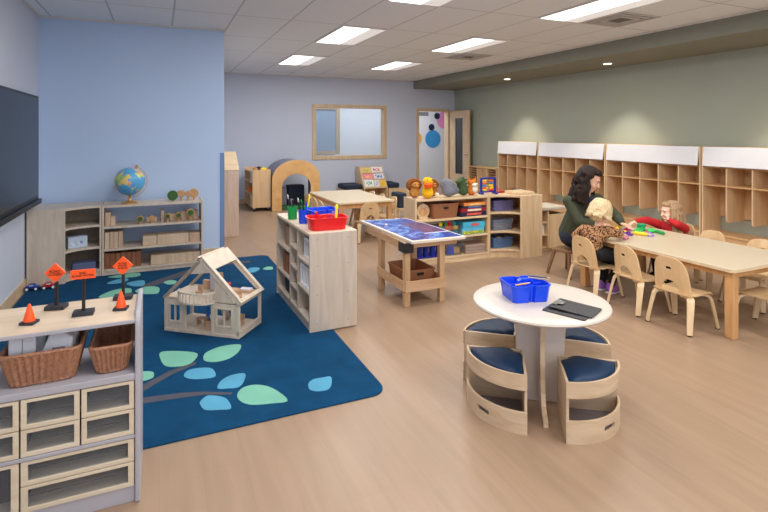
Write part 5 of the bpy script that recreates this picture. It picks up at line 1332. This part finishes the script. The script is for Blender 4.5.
for i, (s0, s1, x0, x1, c, c2, lb) in enumerate(((.02, .195, 4.05, 4.33, (232, 238, 242), (70, 150, 70), 'pale picture book with green garland cover, lowest row left'), (.02, .185, 4.36, 4.50, (226, 226, 232), (120, 150, 190), 'pale blue picture book, lowest row middle'), (.02, .15, 4.53, 4.7, (240, 200, 60), (220, 160, 60), 'yellow picture book, lowest row right'),
        (.22, .35, 4.05, 4.36, (240, 130, 164), (250, 210, 90), 'pink picture book, middle row left'), (.22, .35, 4.39, 4.7, (226, 232, 244), (60, 90, 170), 'blue and white picture book, middle row right'),
        (.385, .5, 4.06, 4.33, (226, 206, 120), (200, 170, 90), 'pale yellow picture book, top row left'), (.385, .53, 4.36, 4.7, (240, 238, 238), (210, 70, 80), 'white picture book with pink corner, top row right'))):
    x0, x1 = (4.165 + (v - 4.05) * .79 for v in (x0, x1))
    o = thing('picture_book', lb, 'book', ((x0 + x1) / 2 + .065, by + .1, .28 + s0 * .82), group='picture books on the sloped display')
    build(bslope(s0, s1, x0 + .065, x1 + .065, .004, .012), 'book_cover', mat('book_%d' % i, c, .5, .05), o)
    w_ = x1 - x0; h_ = s1 - s0
    build(bslope(s0 + h_ * .2, s0 + h_ * .75, x0 + .065 + w_ * .15, x1 + .065 - w_ * .2, .012, .0135), 'cover_picture', spots('book_art_%d' % i, c, c2, 22, .5, .5), o)
def bench(x0, x1, lb):
    t = thing('reading_bench', lb, 'bench', ((x0 + x1) / 2, 10.75, 0), group='navy reading benches by the book display')
    build(M().box(x0 + .02, x1 - .02, 10.52, 11.05, 0, .25), 'bench_base', MAPLE, t, bevel=.004)
    build(M().prism(rrect((x0 + x1) / 2, 10.78, (x1 - x0) / 2, .29, .09, 8), 'z', .2505, .36), 'seat_cushion', NAVYD, t, bevel=.03, seg=3)
bench(3.74, 4.175, 'navy cushioned reading bench left of the book display'); bench(4.785, 5.09, 'navy cushioned reading bench right of the book display')

# arch tunnel
ar = thing('play_arch', 'maple play arch tunnel with grey padded roof against the back wall', 'play tunnel', (2.46, 10.1, 0))
AX0, AX1, AZ = 1.985, 2.945, .985
def archp(r_out=True):
    c = (AX0 + AX1) / 2; rx = (AX1 - AX0) / 2
    o = [(AX0, 0), (AX0, .6)] + [(c - rx * cos(pi * i / 18), .6 + (AZ - .6) * sin(pi * i / 18)) for i in range(1, 18)] + [(AX1, .6), (AX1, 0)]
    rx2 = .29; i_ = [(c + rx2, 0), (c + rx2, .44)] + [(c + rx2 * cos(pi * i / 16), .44 + .27 * sin(pi * i / 16)) for i in range(1, 16)] + [(c - rx2, .44), (c - rx2, 0)]
    return o + i_
ARM = wood('arch_maple', (222, 178, 120), (202, 156, 98), stretch=(2, 9, 2))
build(M().prism(archp(), 'y', 9.75, 9.78), 'arch_panel', ARM, ar, bevel=.004)
c = (AX0 + AX1) / 2
q = [(c - .47 * cos(pi * i / 18), .6 + .375 * sin(pi * i / 18)) for i in range(19)]; q2 = [(c - .455 * cos(pi * i / 18), .6 + .355 * sin(pi * i / 18)) for i in range(18, -1, -1)]
build(M().prism(q + q2, 'y', 9.78, 10.55), 'padded_roof', mat('grey_blue_pad', (126, 130, 150), .8, .05), ar)
build(M().box(AX0 + .01, AX0 + .03, 9.78, 10.55, 0, .62), 'side_wall', MATS['grey_blue_pad'], ar); build(M().box(AX1 - .03, AX1 - .01, 9.78, 10.55, 0, .62), 'side_wall', MATS['grey_blue_pad'], ar)
solo(M().prism(rrect(2.58, 10.33, .17, .12, .03), 'z', .0, .44), 'floor_cushion', NAVYD, 'dark navy block cushion inside the play arch, right side', 'cushion', (2.58, 10.33, 0), bevel=.02, seg=3)
solo(M().prism(rrect(2.26, 10.36, .13, .11, .03), 'z', .0, .4), 'floor_cushion', mat('pale_grey_fabric', (150, 152, 168), .8, .06), 'pale grey block cushion inside the play arch, left side', 'cushion', (2.26, 10.36, 0), bevel=.02, seg=3)
solo(M().prism(rrect(2.4, 9.98, .22, .18, .04), 'z', 0, .06), 'floor_mat', mat('dark_green_mat', (46, 92, 56), .8, .1), 'dark green floor mat just inside the play arch', 'mat', (2.4, 9.98, 0), bevel=.01)

# rolling toy cart beside the arch
ct = thing('rolling_cart', 'maple rolling toy cart on castors left of the play arch', 'cart', (1.8, 10.3, 0))
CM = wood('cart_maple', (226, 192, 148), (206, 168, 124))
KX0, KX1, KY0, KY1 = 1.635, 1.98, 9.86, 10.85
build(M().box(KX0, KX1, KY0, KY0 + .02, .07, .8), 'end_panel', CM, ct, bevel=.004); build(M().box(KX0, KX1, KY1 - .02, KY1, .07, .8), 'end_panel', CM, ct, bevel=.004)
for z in (.07, .3, .54): build(M().box(KX0, KX1, KY0 + .02, KY1 - .02, z, z + .02), 'shelf_board', CM, ct)
build(M().box(KX1 - .02, KX1, KY0 + .02, KY1 - .02, .09, .8), 'back_panel', CM, ct)
build(M().box(KX0, KX0 + .012, KY0 + .02, KY0 + .32, .09, .3).box(KX0, KX0 + .012, KY0 + .02, KY0 + .32, .56, .78), 'front_lip', CM, ct)
build(M().box(KX0 + .01, KX1 - .02, KY0 + .02, KY1 - .02, .74, .755), 'top', CM, ct)
for x in (KX0 + .04, KX1 - .04):
    for y in (KY0 + .05, KY1 - .05):
        cs = build(M().cyl((x - .012, y, .028), (x + .012, y, .028), .028, n=18), 'castor', BLACK, ct, smooth=.6); build(M().box(x - .016, x + .016, y - .012, y + .012, .03, .07), 'castor_fork', STEEL, cs)
for x0, x1, y, z, m, lb, nm in ((1.81, 1.93, 9.96, .756, YELP, 'yellow toy box on top of the rolling cart', 'toy_box'), (1.76, 1.88, 10.2, .756, NAVYD, 'dark toy box at middle of the cart top', 'toy_box'), (1.68, 1.76, 10.0, .756, TREET, 'tan wooden toy at left of the cart top', 'toy_block'), (1.67, 1.78, 10.05, .561, TREET, 'tan wooden toy on the upper cart shelf', 'toy_block'), (1.66, 1.76, 10.5, .321, ORAP, 'orange toy on the lower cart shelf', 'toy_block')):
    t = thing(nm, lb, 'toy', ((x0 + x1) / 2, y, z)); build(M().box(x0, x1, y, y + .14, z + .0004, z + .07), 'toy_body', m, t, bevel=.008); build(M().cyl(((x0 + x1) / 2, y + .07, z + .07), ((x0 + x1) / 2, y + .07, z + .085), .02, n=14), 'toy_knob', m, t)
# tall cabinet with sloped top past the blue wall
tc_ = thing('slope_top_cabinet', 'tall pale wood cabinet with sloped top, just past the blue wall end', 'cabinet', (.9, 7.85, 0))
build(M().prism([(7.62, .0), (8.02, .0), (8.02, .97), (7.62, .97)], 'x', .76, 1.065), 'cabinet_body', wood('pinkish_birch', (206, 180, 160), (186, 158, 136)), tc_, bevel=.004)
build(M().prism([(7.61, .971), (8.02, .971), (8.02, 1.23), (7.98, 1.23)], 'x', .755, 1.07), 'sloped_top', MAPLEH, tc_, bevel=.004)
# ================================================================== people
SKIN = mat('fair_skin', (226, 178, 152), .5, .03, nscale=20, spec=.35); SKINC = mat('child_skin', (238, 190, 166), .5, .03, nscale=20, spec=.35)
EYEW = mat('eye_white', (236, 234, 230), .3, .01); IRIS = mat('iris_brown', (60, 40, 28), .2, .02); LIP = mat('lip_rose', (190, 100, 96), .45, .03); BROW = mat('brow_dark', (52, 36, 30), .8, .05)
def frame(fwd, up=(0, 0, 1)):
    f = Vector(fwd).normalized(); r = f.cross(Vector(up)).normalized(); u = r.cross(f)
    return r, f, u
def hand(m, wrist, fwd, palm_n, s=1.0, thumb=1, curl=.5):
    """palm and five jointed fingers; palm_n points out of the palm, thumb=+1/-1 side"""
    f = Vector(fwd).normalized(); n = Vector(palm_n); n = (n - f * n.dot(f)).normalized(); sd = f.cross(n).normalized() * thumb
    w = Vector(wrist); R = Matrix((sd, f, n)).transposed()
    m.ell(w + f * .045 * s, (.038 * s, .05 * s, .015 * s), R, 14)
    for k, (o, ln) in enumerate(((.027, .066), (.01, .074), (-.008, .069), (-.025, .054))):
        b = w + f * .085 * s + sd * o * s; r0 = .0085 * s
        for j in range(3):
            a = curl * (.3 + .75 * j); d = f * cos(a) + n * sin(a); e = b + d * ln * s * (.44, .32, .26)[j]
            m.cap(b, e, r0, r0 * .9, 8); b = e; r0 *= .9
    b = w + f * .03 * s + sd * .034 * s
    for j, ln in enumerate((.036, .03)):
        d = (sd * (.75 - .3 * j) + f * .65 + n * (.25 + .3 * j)).normalized(); e = b + d * ln * s; m.cap(b, e, .0105 * s, .0095 * s, 8); b = e
def head(m, c, fwd, up, s=1.0):
    """skull, face planes, nose, ears; s=1 is adult (height .22)"""
    r, f, u = frame(fwd, up); R = Matrix((r, f, u)).transposed(); C = Vector(c)
    P = lambda x, y, z: C + r * x * s + f * y * s + u * z * s
    m.ell(P(0, -.012, .03), (.074 * s, .092 * s, .086 * s), R, 20)
    m.ell(P(0, .02, -.025), (.062 * s, .068 * s, .085 * s), R, 20)
    m.ell(P(0, .052, -.088), (.03 * s, .028 * s, .022 * s), R, 14)
    for q in (-1, 1):
        m.ell(P(q * .034, .055, -.03), (.026 * s, .026 * s, .028 * s), R, 12)
        m.ell(P(q * .031, .071, .0115), (.017 * s, .011 * s, .0075 * s), R, 10)
        m.ell(P(q * .031, .07, -.0085), (.015 * s, .009 * s, .005 * s), R, 10)
        m.ell(P(q * .076, -.01, -.01), (.01 * s, .018 * s, .032 * s), R, 10)
    m.cap(P(0, .082, .012), P(0, .1, -.028), .009 * s, .013 * s, 10)
    m.ell(P(0, .078, -.062), (.026 * s, .014 * s, .012 * s), R, 12)
    m.ell(P(0, .072, .03), (.05 * s, .016 * s, .012 * s), R, 12)
    return P, R
def face(t, P, R, s, iris=IRIS, brow=BROW, lip=LIP):
    for q in (-1, 1):
        e = build(M().ell(P(q * .031, .073, .004), (.0115 * s, .0075 * s, .0062 * s), R, 12), 'eye', EYEW, t, smooth=4)
        build(M().ell(P(q * .031, .0785, .0025), (.006 * s, .0032 * s, .0058 * s), R, 10), 'iris', iris, e, smooth=4)
        build(M().tube([P(q * .015, .0885, .0265), P(q * .031, .087, .029), P(q * .046, .078, .0235)], .0032 * s, 6), 'eyebrow', brow, t, smooth=4)
    build(M().ell(P(0, .091, -.058), (.02 * s, .005 * s, .0042 * s), R, 12).ell(P(0, .0905, -.066), (.017 * s, .006 * s, .005 * s), R, 12), 'lips', lip, t, smooth=4)
def V3(*a): return Vector(a)
def strands(h, c, fwd, s, angs, L_, r0, r1, wave, drift, seed=3, lift=.1):
    """locks from the crown over the scalp, then hanging with a wave"""
    rr, ff, uu = frame(fwd); rnd = random.Random(seed)
    for k, a in enumerate(angs):
        t_ = radians(a); sa, ca = sin(t_), cos(t_)
        q = lambda x, y, z: c + rr * x * s + ff * y * s + uu * z * s
        p = [q(.012 * sa, .02 * ca - .015, .118), q(.058 * sa, .062 * ca - .022, .098), q(.086 * sa, .09 * ca - .022, .045), q(.094 * sa, .098 * ca - .024, -.02)]
        out = (rr * sa + ff * ca); out.z = 0; out.normalize(); side = Vector((-out.y, out.x, 0)); ph = rnd.uniform(0, 6.28); ln = L_ * rnd.uniform(.85, 1.1)
        b = p[-1]
        for i in range(1, 7):
            u = i / 6
            p.append(b + Vector((0, 0, -ln * u)) + out * (drift * u * max(0, -ca) + .006 * u + wave * .6 * sin(ph + 5.5 * u)) + side * (wave * cos(ph + 6.2 * u)))
        rad = [.012, r0 * .9, r0, r0] + [r0 + (r1 - r0) * i / 6 for i in range(1, 7)]
        h.tube(p, rad, 8)

# ---- woman in the olive jacket, at the far end of the table
wm = thing('seated_person', 'seated woman with long dark hair in olive jacket, leaning over table end', 'person', (4.05, 4.13, 0))
hipc = V3(4.07, 4.15, .415); chest = V3(4.085, 4.05, .68); neck = V3(4.085, 3.985, .86); hc = V3(4.105, 3.935, 1.03)
shR, shL = V3(3.945, 4.065, .80), V3(4.255, 3.985, .81)
elR, elL = V3(3.95, 3.93, .60), V3(4.39, 3.84, .63); wrR, wrL = V3(4.11, 3.82, .592), V3(4.33, 3.74, .592)
hf = V3(.42, -.80, -.46)
b = M()
P, R = head(b, hc, hf, (0, 0, 1), 1.07)
b.cap(neck - V3(.0, -.01, .03), hc + V3(-.01, .02, -.05), .05, .048); b.cap(chest, neck - V3(0, 0, .04), .1, .055); b.cap(hipc, chest, .11, .1); b.cap(shR, shL, .05)
for s_, e_, w_ in ((shR, elR, wrR), (shL, elL, wrL)): b.cap(s_, e_, .043, .036); b.cap(e_, w_, .035, .024)
hand(b, wrR, V3(.75, -.45, -.12), V3(0, 0, -1), .9, -1, .3); hand(b, wrL, V3(-.1, -.8, -.14), V3(0, 0, -1), .9, 1, .3)
kR, kL = V3(4.22, 3.92, .355), V3(4.40, 3.94, .355)
for h_, k_, x in ((hipc + V3(-.08, -.02, -.01), kR, 0), (hipc + V3(.09, .0, -.01), kL, 0)):
    b.cap(h_, k_, .075, .055); b.cap(k_, V3(k_.x + .0, k_.y + .03, .07), .05, .033)
    b.ell((k_.x, k_.y, .045), (.04, .08, .035))
body = build(b, 'body', SKIN, wm, remesh=.006, soft=3)
face(wm, P, R, 1.07)
OLIVE = mat('olive_cotton', (62, 66, 48), .85, .14, nscale=14, bump=.3, bscale=120); TEE = mat('navy_tee', (36, 52, 98), .85, .08); JEANS = mat('dark_jeans', (34, 40, 56), .85, .12, bump=.2, bscale=200)
j = M()
j.cap(hipc + V3(0, 0, .02), chest, .145, .135).cap(chest, neck - V3(0, 0, .085), .13, .085).cap(shR, chest, .068, .1).cap(shL, chest, .068, .1).cap(shR, shL, .068)
for s_, e_, w_ in ((shR, elR, wrR), (shL, elL, wrL)): j.cap(s_, e_, .066, .054); j.cap(e_, w_.lerp(e_, .12), .054, .04)
j.tube([neck + V3(.06 * cos(a), .06 * sin(a), -.035 + .012 * cos(a - 1.2)) for a in [2 * pi * i / 18 for i in range(18)]], .018, 8, closed=True)
build(j, 'jacket', OLIVE, wm, remesh=.009, soft=3)
tshirt = M().ell(chest + V3(.045, -.095, .06), (.06, .05, .13), (radians(-14), 0, radians(20))).ell(neck + V3(.022, -.045, -.06), (.055, .045, .05))
build(tshirt, 't_shirt', TEE, wm, smooth=4)
p_ = M().cap(hipc + V3(0, 0, -.01), hipc + V3(0, 0, .05), .125)
for h_, k_ in ((hipc + V3(-.08, -.02, -.01), kR), (hipc + V3(.09, .0, -.01), kL)): p_.cap(h_, k_, .088, .066); p_.cap(k_, V3(k_.x, k_.y + .03, .09), .064, .05)
build(p_, 'trousers', JEANS, wm, remesh=.01, soft=2)
for k_ in (kR, kL): build(M().ell((k_.x + .01, k_.y - .01, .038), (.045, .1, .038)).box(k_.x - .035, k_.x + .055, k_.y - .1, k_.y + .08, 0, .015), 'shoe', BLACK, wm, bevel=.004, smooth=.6)
HAIRD = mat('dark_brown_hair', (40, 27, 22), .6, .3, nscale=8, stretch=(14, 14, 1.5), spec=.25, bump=.8, bscale=40)
r_, f_, u_ = frame(hf)
h = M()
def hp(x, y, z, s=1.08, c=hc): return c + r_ * x * s + f_ * y * s + u_ * z * s
h.ell(hp(0, -.03, .042), (.09, .094, .092), Matrix((r_, f_, u_)).transposed(), 20)
h.ell(hp(0, .03, .092), (.07, .055, .034), Matrix((r_, f_, u_)).transposed(), 16)
strands(h, hc, hf, 1.08, [-66, -80, -95, -110, -125, -140, -155, -170, 66, 80, 95, 110, 125, 140, 155, 170, 182], .27, .028, .019, .012, .1, 5)
bk_ = Vector((-hf.x, -hf.y, 0)).normalized()
h.cap(hp(0, -.055, .0), hc + bk_ * .1 + V3(0, 0, -.2), .07, .06); h.cap(hc + bk_ * .1 + V3(0, 0, -.2), hc + bk_ * .12 + V3(0, 0, -.25), .06, .03)
build(h, 'hair', HAIRD, wm, remesh=.007, soft=2)

# ---- child in leopard print, back to the camera
kd = thing('seated_child', 'blond child in leopard-print top and black leggings, back to the camera', 'person', (3.70, 3.58, 0))
hip = V3(3.712, 3.535, .403); kch = V3(3.712, 3.515, .525); kn = V3(3.755, 3.51, .655); khc = V3(3.79, 3.50, .78); s = .92
ksL, ksR = V3(3.675, 3.60, .60), V3(3.81, 3.425, .605)
keL, keR = V3(3.655, 3.68, .53), V3(3.86, 3.36, .592); kwL, kwR = V3(3.80, 3.76, .575), V3(3.965, 3.43, .568)
kf = V3(.80, .16, -.36)
b = M(); P, R = head(b, khc, kf, (0, 0, 1), s)
b.cap(kn - V3(0, 0, .03), khc - V3(0, 0, .04), .036, .036); b.cap(kch, kn - V3(0, 0, .04), .075, .045); b.cap(hip, kch, .075, .065); b.cap(ksL, ksR, .036)
for a_, e_, w_ in ((ksL, keL, kwL), (ksR, keR, kwR)): b.cap(a_, e_, .03, .026); b.cap(e_, w_, .026, .019)
hand(b, kwL, V3(.8, -.3, -.08), V3(0, 0, -1), .66, 1, .3); hand(b, kwR, V3(.75, .35, -.12), V3(0, 0, -1), .66, -1, .3)
kk = [(hip + V3(.0, .06, -.01), V3(4.0, 3.60, .348), V3(3.915, 3.61, .06)), (hip + V3(.02, -.065, -.01), V3(4.0, 3.475, .348), V3(3.905, 3.49, .06))]
for h_, k_, a_ in kk: b.cap(h_, k_, .058, .044); b.cap(k_, a_, .04, .026); b.ell(a_ + V3(.03, 0, -.03), (.055, .028, .022))
build(b, 'body', SKINC, kd, remesh=.005, soft=3)
face(kd, P, R, s, mat('iris_blue', (70, 110, 140), .2, .02), mat('brow_blond', (170, 130, 90), .8, .05))
LEO = spots('leopard_print', (184, 134, 90), (44, 28, 22), 66, .47, .85, None, .6)
j = M().cap(hip + V3(0, 0, .03), kch, .09, .083).cap(kch, kn - V3(0, 0, .055), .082, .06).cap(ksL, ksR, .05).cap(ksL, kch, .048, .06).cap(ksR, kch, .048, .06)
for a_, e_, w_ in ((ksL, keL, kwL), (ksR, keR, kwR)): j.cap(a_, e_, .047, .041); j.cap(e_, w_.lerp(e_, .08), .041, .029)
build(j, 'leopard_top', LEO, kd, remesh=.007, soft=3)
LEG = mat('black_leggings', (24, 24, 30), .85, .1)
p_ = M().cap(hip + V3(0, 0, -.01), hip + V3(0, 0, .03), .09)
for h_, k_, a_ in kk: p_.cap(h_, k_, .066, .05); p_.cap(k_, a_ + V3(0, 0, .02), .047, .034)
build(p_, 'leggings', LEG, kd, remesh=.007, soft=2)
for h_, k_, a_ in kk:
    sh = build(M().ell(a_ + V3(.028, 0, -.022), (.068, .037, .034)).cap(a_ + V3(-.012, 0, -.01), a_ + V3(-.01, 0, .015), .034, .033), 'shoe', mat('purple_sneaker', (160, 106, 196), .6, .1), kd, smooth=4)
    build(M().box(a_.x - .045, a_.x + .1, a_.y - .033, a_.y + .033, .001, .014), 'sole', WHITE, sh, bevel=.006); build(M().box(a_.x + .02, a_.x + .06, a_.y - .036, a_.y + .036, .034, .05), 'strap', PINKP, sh, bevel=.006)
BLOND = mat('blond_hair', (226, 194, 144), .5, .18, nscale=8, stretch=(12, 12, 2), spec=.4, bump=1.0, bscale=45, c2=(240, 216, 172))
r_, f_, u_ = frame(kf); h = M(); RR = Matrix((r_, f_, u_)).transposed()
kp = lambda x, y, z: khc + r_ * x * s + f_ * y * s + u_ * z * s
h.ell(kp(0, -.03, .036), (.09 * s, .096 * s, .088 * s), RR, 20); h.ell(kp(0, .03, .085), (.068 * s, .05 * s, .034 * s), RR, 16)
strands(h, khc, kf, s, [-62, -78, -94, -110, -126, -142, -158, -174, 62, 78, 94, 110, 126, 142, 158, 174], .06, .024, .014, .012, .03, 9)
h.cap(kp(0, -.05, .0), kp(0, -.06, -.06), .07, .06)
build(h, 'hair', BLOND, kd, remesh=.006, soft=2)

# ---- girl in red across the table
gl = thing('seated_child', 'girl in red top with long fair brown hair, reaching across the table', 'person', (4.97, 3.6, 0))
hip = V3(4.95, 3.60, .385); gch = V3(4.93, 3.595, .485); gn = V3(4.90, 3.60, .575); ghc = V3(4.88, 3.61, .69); s = .93
gsR, gsL = V3(4.885, 3.705, .53), V3(4.955, 3.50, .53)
geR, geL = V3(4.74, 3.77, .59), V3(4.82, 3.48, .585); gwR, gwL = V3(4.60, 3.80, .578), V3(4.825, 3.565, .61)
gf = V3(-.93, .34, -.12)
b = M(); P, R = head(b, ghc, gf, (0, 0, 1), s)
b.cap(gn - V3(0, 0, .03), ghc - V3(0, 0, .04), .036, .036); b.cap(gch, gn - V3(0, 0, .04), .07, .045); b.cap(hip, gch, .085, .072); b.cap(gsR, gsL, .035)
for a_, e_, w_ in ((gsR, geR, gwR), (gsL, geL, gwL)): b.cap(a_, e_, .03, .026); b.cap(e_, w_, .026, .019)
hand(b, gwR, V3(-.9, -.1, -.14), V3(0, 0, -1), .66, 1, .3); hand(b, gwL, V3(-.15, .45, .75), V3(.0, 1, -.3), .6, 1, .8)
gk = [(hip + V3(0, .06, -.01), V3(4.72, 3.67, .335), V3(4.75, 3.67, .06)), (hip + V3(0, -.06, -.01), V3(4.72, 3.53, .335), V3(4.75, 3.53, .06))]
for h_, k_, a_ in gk: b.cap(h_, k_, .058, .044); b.cap(k_, a_, .04, .026); b.ell(a_ + V3(-.03, 0, -.03), (.055, .028, .022))
build(b, 'body', SKINC, gl, remesh=.005, soft=3)
face(gl, P, R, s, MATS['iris_blue'], mat('brow_fair', (150, 110, 76), .8, .05))
REDT = mat('red_cotton', (186, 22, 30), .8, .1, bump=.2, bscale=120)
j = M().cap(hip + V3(0, 0, .03), gch, .1, .092).cap(gch, gn - V3(0, 0, .05), .09, .06).cap(gsR, gsL, .048).cap(gsR, gch, .048, .075).cap(gsL, gch, .048, .075)
for a_, e_, w_ in ((gsR, geR, gwR), (gsL, geL, gwL)): j.cap(a_, e_, .046, .04); j.cap(e_, w_.lerp(e_, .1), .04, .03)
build(j, 'red_top', REDT, gl, remesh=.007, soft=3)
p_ = M().cap(hip + V3(0, 0, -.01), hip + V3(0, 0, .03), .09)
for h_, k_, a_ in gk: p_.cap(h_, k_, .066, .05); p_.cap(k_, a_ + V3(0, 0, .02), .047, .034)
build(p_, 'leggings', JEANS, gl, remesh=.008, soft=2)
for h_, k_, a_ in gk: build(M().ell(a_ + V3(-.028, 0, -.022), (.068, .037, .034)).box(a_.x - .09, a_.x + .035, a_.y - .03, a_.y + .03, .0, .012), 'shoe', BLACK, gl, smooth=.8)
FAIR = mat('fair_brown_hair', (150, 116, 84), .55, .22, nscale=8, stretch=(14, 14, 1.5), spec=.35, bump=.8, bscale=40, c2=(198, 164, 124))
r_, f_, u_ = frame(gf); h = M(); RR = Matrix((r_, f_, u_)).transposed()
gp = lambda x, y, z: ghc + r_ * x * s + f_ * y * s + u_ * z * s
h.ell(gp(0, -.032, .04), (.088 * s, .094 * s, .09 * s), RR, 20); h.ell(gp(0, .025, .088), (.066 * s, .05 * s, .034 * s), RR, 16)
strands(h, ghc, gf, s, [-64, -78, -92, -106, -120, -134, -148, -162, -176, 64, 78, 92, 106, 120, 134, 148, 162, 176], .2, .023, .015, .009, .05, 4)
h.cap(gp(0, -.05, .0), gp(0, -.075, -.17), .065, .05)
build(h, 'hair', FAIR, gl, remesh=.006, soft=2)
# ================================================================== lights and camera
LENS = glow('lit_diffuser', (255, 252, 246), 3.2)
LENS2 = glow('dim_reflector', (240, 240, 240), 0.45)
PANW = mat('white_enamel', (226, 226, 226), .5, .01)
VENTM = mat('vent_grey', (196, 193, 190), .5, .03)
LK = 1.0
def troffer(x, y, lb, seen=True):
    """2 x 4 ft lay-in fixture"""
    if seen:
        t = thing('ceiling_light', lb, 'ceiling light', (x, y, ZC - .001), group='lit rectangular ceiling lights')
        build(M().prism([(x - .298, y - .6), (x + .298, y - .6), (x + .298, y + .6), (x - .298, y + .6)], 'z', ZC - .014, ZC - .001,
              holes=[[(x - .275, y - .58), (x - .275, y + .58), (x + .275, y + .58), (x + .275, y - .58)]]), 'light_frame', PANW, t)
        build(M().box(x - .275, x + .07, y - .58, y + .58, ZC - .01, ZC - .004), 'light_diffuser', LENS, t)
        build(M().box(x + .07, x + .275, y - .58, y + .58, ZC - .009, ZC - .004), 'light_reflector', LENS2, t)
    d = bpy.data.lights.new('ceiling_lamp', 'AREA'); d.shape = 'RECTANGLE'; d.size = .55; d.size_y = 1.15; d.energy = 29 * LK; d.color = (1.0, .975, .95)
    o = bpy.data.objects.new('ceiling_lamp', d); COL.objects.link(o); o.location = (x, y, ZC - .03)
c0, c1, c2 = 2.275, 4.105, .445
troffer(c0, 6.24, 'lit rectangular ceiling light above the gap between far table and divider shelf')
troffer(c0, 8.68, 'smallest lit ceiling light, nearest the interior window')
troffer(c1, 6.24, 'lit ceiling light beside the farther square air vent')
troffer(c1, 8.68, 'lit ceiling light between window and the farther air vent')
troffer(c1, 3.80, 'biggest lit ceiling light, beside the nearer square air vent')
troffer(c0, 3.80, 'lit ceiling light cut off by top edge of photo, left of the biggest one')
for x, y in ((c0, 1.36), (c1, 1.36), (c2, 3.8), (c2, 1.36), (c0, -1.0), (c1, -1.0), (c2, -1.0)): troffer(x, y, '', False)  # extra unseen lamps without fixtures, added out of view as soft fill
def vent(x, y, lb):
    t = thing('ceiling_vent', lb, 'air vent', (x, y, ZC - .001), group='square ceiling air vents')
    fr = M()
    for k, h in enumerate((.29, .22, .15)):
        fr.prism([(x - h, y - h), (x + h, y - h), (x + h, y + h), (x - h, y + h)], 'z', ZC - .012 - .002 * k, ZC - .003, holes=[[(x - h + .035, y - h + .035), (x - h + .035, y + h - .035), (x + h - .035, y + h - .035), (x + h - .035, y - h + .035)]])
    build(fr, 'vent_frame', VENTM, t)
    build(M().box(x - .28, x + .28, y - .28, y + .28, ZC - .004, ZC - .001), 'vent_backing', mat('vent_dark', (110, 107, 104), .7, .03), t)
vent(4.715, 7.13, 'square air vent in ceiling, farther of the two')
vent(4.715, 4.10, 'square air vent in ceiling beside the biggest light')
def downlight(x, y, lb):
    t = thing('downlight', lb, 'downlight', (x, y, SZ), group='round downlights in the soffit')
    build(M().lathe([(.062, -.006), (.075, -.004), (.076, -.001)], (x, y, SZ), 28), 'downlight_rim', PANW, t, smooth=.6)
    build(M().lathe([(.056, -.009), (.058, -.007)], (x, y, SZ), 28), 'downlight_lens', glow('downlight_glow', (255, 246, 226), 6), t)
    spot(x, y)
def spot(x, y):
    d = bpy.data.lights.new('soffit_spot', 'SPOT'); d.energy = 95 * LK; d.spot_size = radians(84); d.spot_blend = .55; d.color = (1.0, .93, .8); d.shadow_soft_size = .05
    o = bpy.data.objects.new('soffit_spot', d); COL.objects.link(o); o.location = (x, y, SZ - .03); o.rotation_euler = (0, radians(4), 0)
downlight(6.4, 8.28, 'small round lit downlight in soffit nearer the doorway')
downlight(6.4, 5.79, 'small round lit downlight in soffit above the white locker boards')
spot(6.4, 3.3); spot(6.4, 0.8)
# unseen cool fill light, added behind the viewer to lift walls and ceiling
d = bpy.data.lights.new('rear_fill_light', 'AREA'); d.shape = 'RECTANGLE'; d.size = 6.5; d.size_y = 1.5; d.energy = 75 * LK; d.color = (.88, .94, 1.0)
o = bpy.data.objects.new('rear_fill_light', d); COL.objects.link(o); o.location = (2.8, YF + .05, 1.6); o.rotation_euler = (radians(102), 0, 0)
# hall behind the back wall
d = bpy.data.lights.new('hall_lamp', 'AREA'); d.shape = 'RECTANGLE'; d.size = 5; d.size_y = .8; d.energy = 92 * LK
o = bpy.data.objects.new('hall_lamp', d); COL.objects.link(o); o.location = (4.6, 12.2, ZC - .05)
w = bpy.data.worlds.new('world'); S.world = w; w.use_nodes = True
w.node_tree.nodes['Background'].inputs[0].default_value = (.6, .65, .75, 1); w.node_tree.nodes['Background'].inputs[1].default_value = .3
cd = bpy.data.cameras.new('camera'); co = bpy.data.objects.new('camera', cd); COL.objects.link(co)
co.location = (0, 0, 1.52); co.rotation_euler = (radians(90), 0, radians(-24)); cd.sensor_width = 36; cd.lens = 36 * 505 / 768
cd.shift_y = -(256 - 132.6) / 768; cd.clip_start = .05
S.camera = co
S.view_settings.view_transform = 'Standard'; S.view_settings.look = 'None'; S.view_settings.exposure = -0.07
S.cycles.max_bounces = 8; S.cycles.diffuse_bounces = 5; S.cycles.transparent_max_bounces = 12
S.cycles.sample_clamp_indirect = 4.0
# a hair's breadth of clearance under things that only rest on others
for o in list(COL.objects):
    if o.parent is None and o.name.split('.')[0] in ('wooden_block', 'upright_board', 'toy_tree', 'picture_box', 'storage_bin', 'wooden_face_toy', 'game_box', 'puzzle_box', 'toy_basket', 'flat_tray', 'counting_rack', 'abacus', 'toy_tray'):
        o.location.z += .001
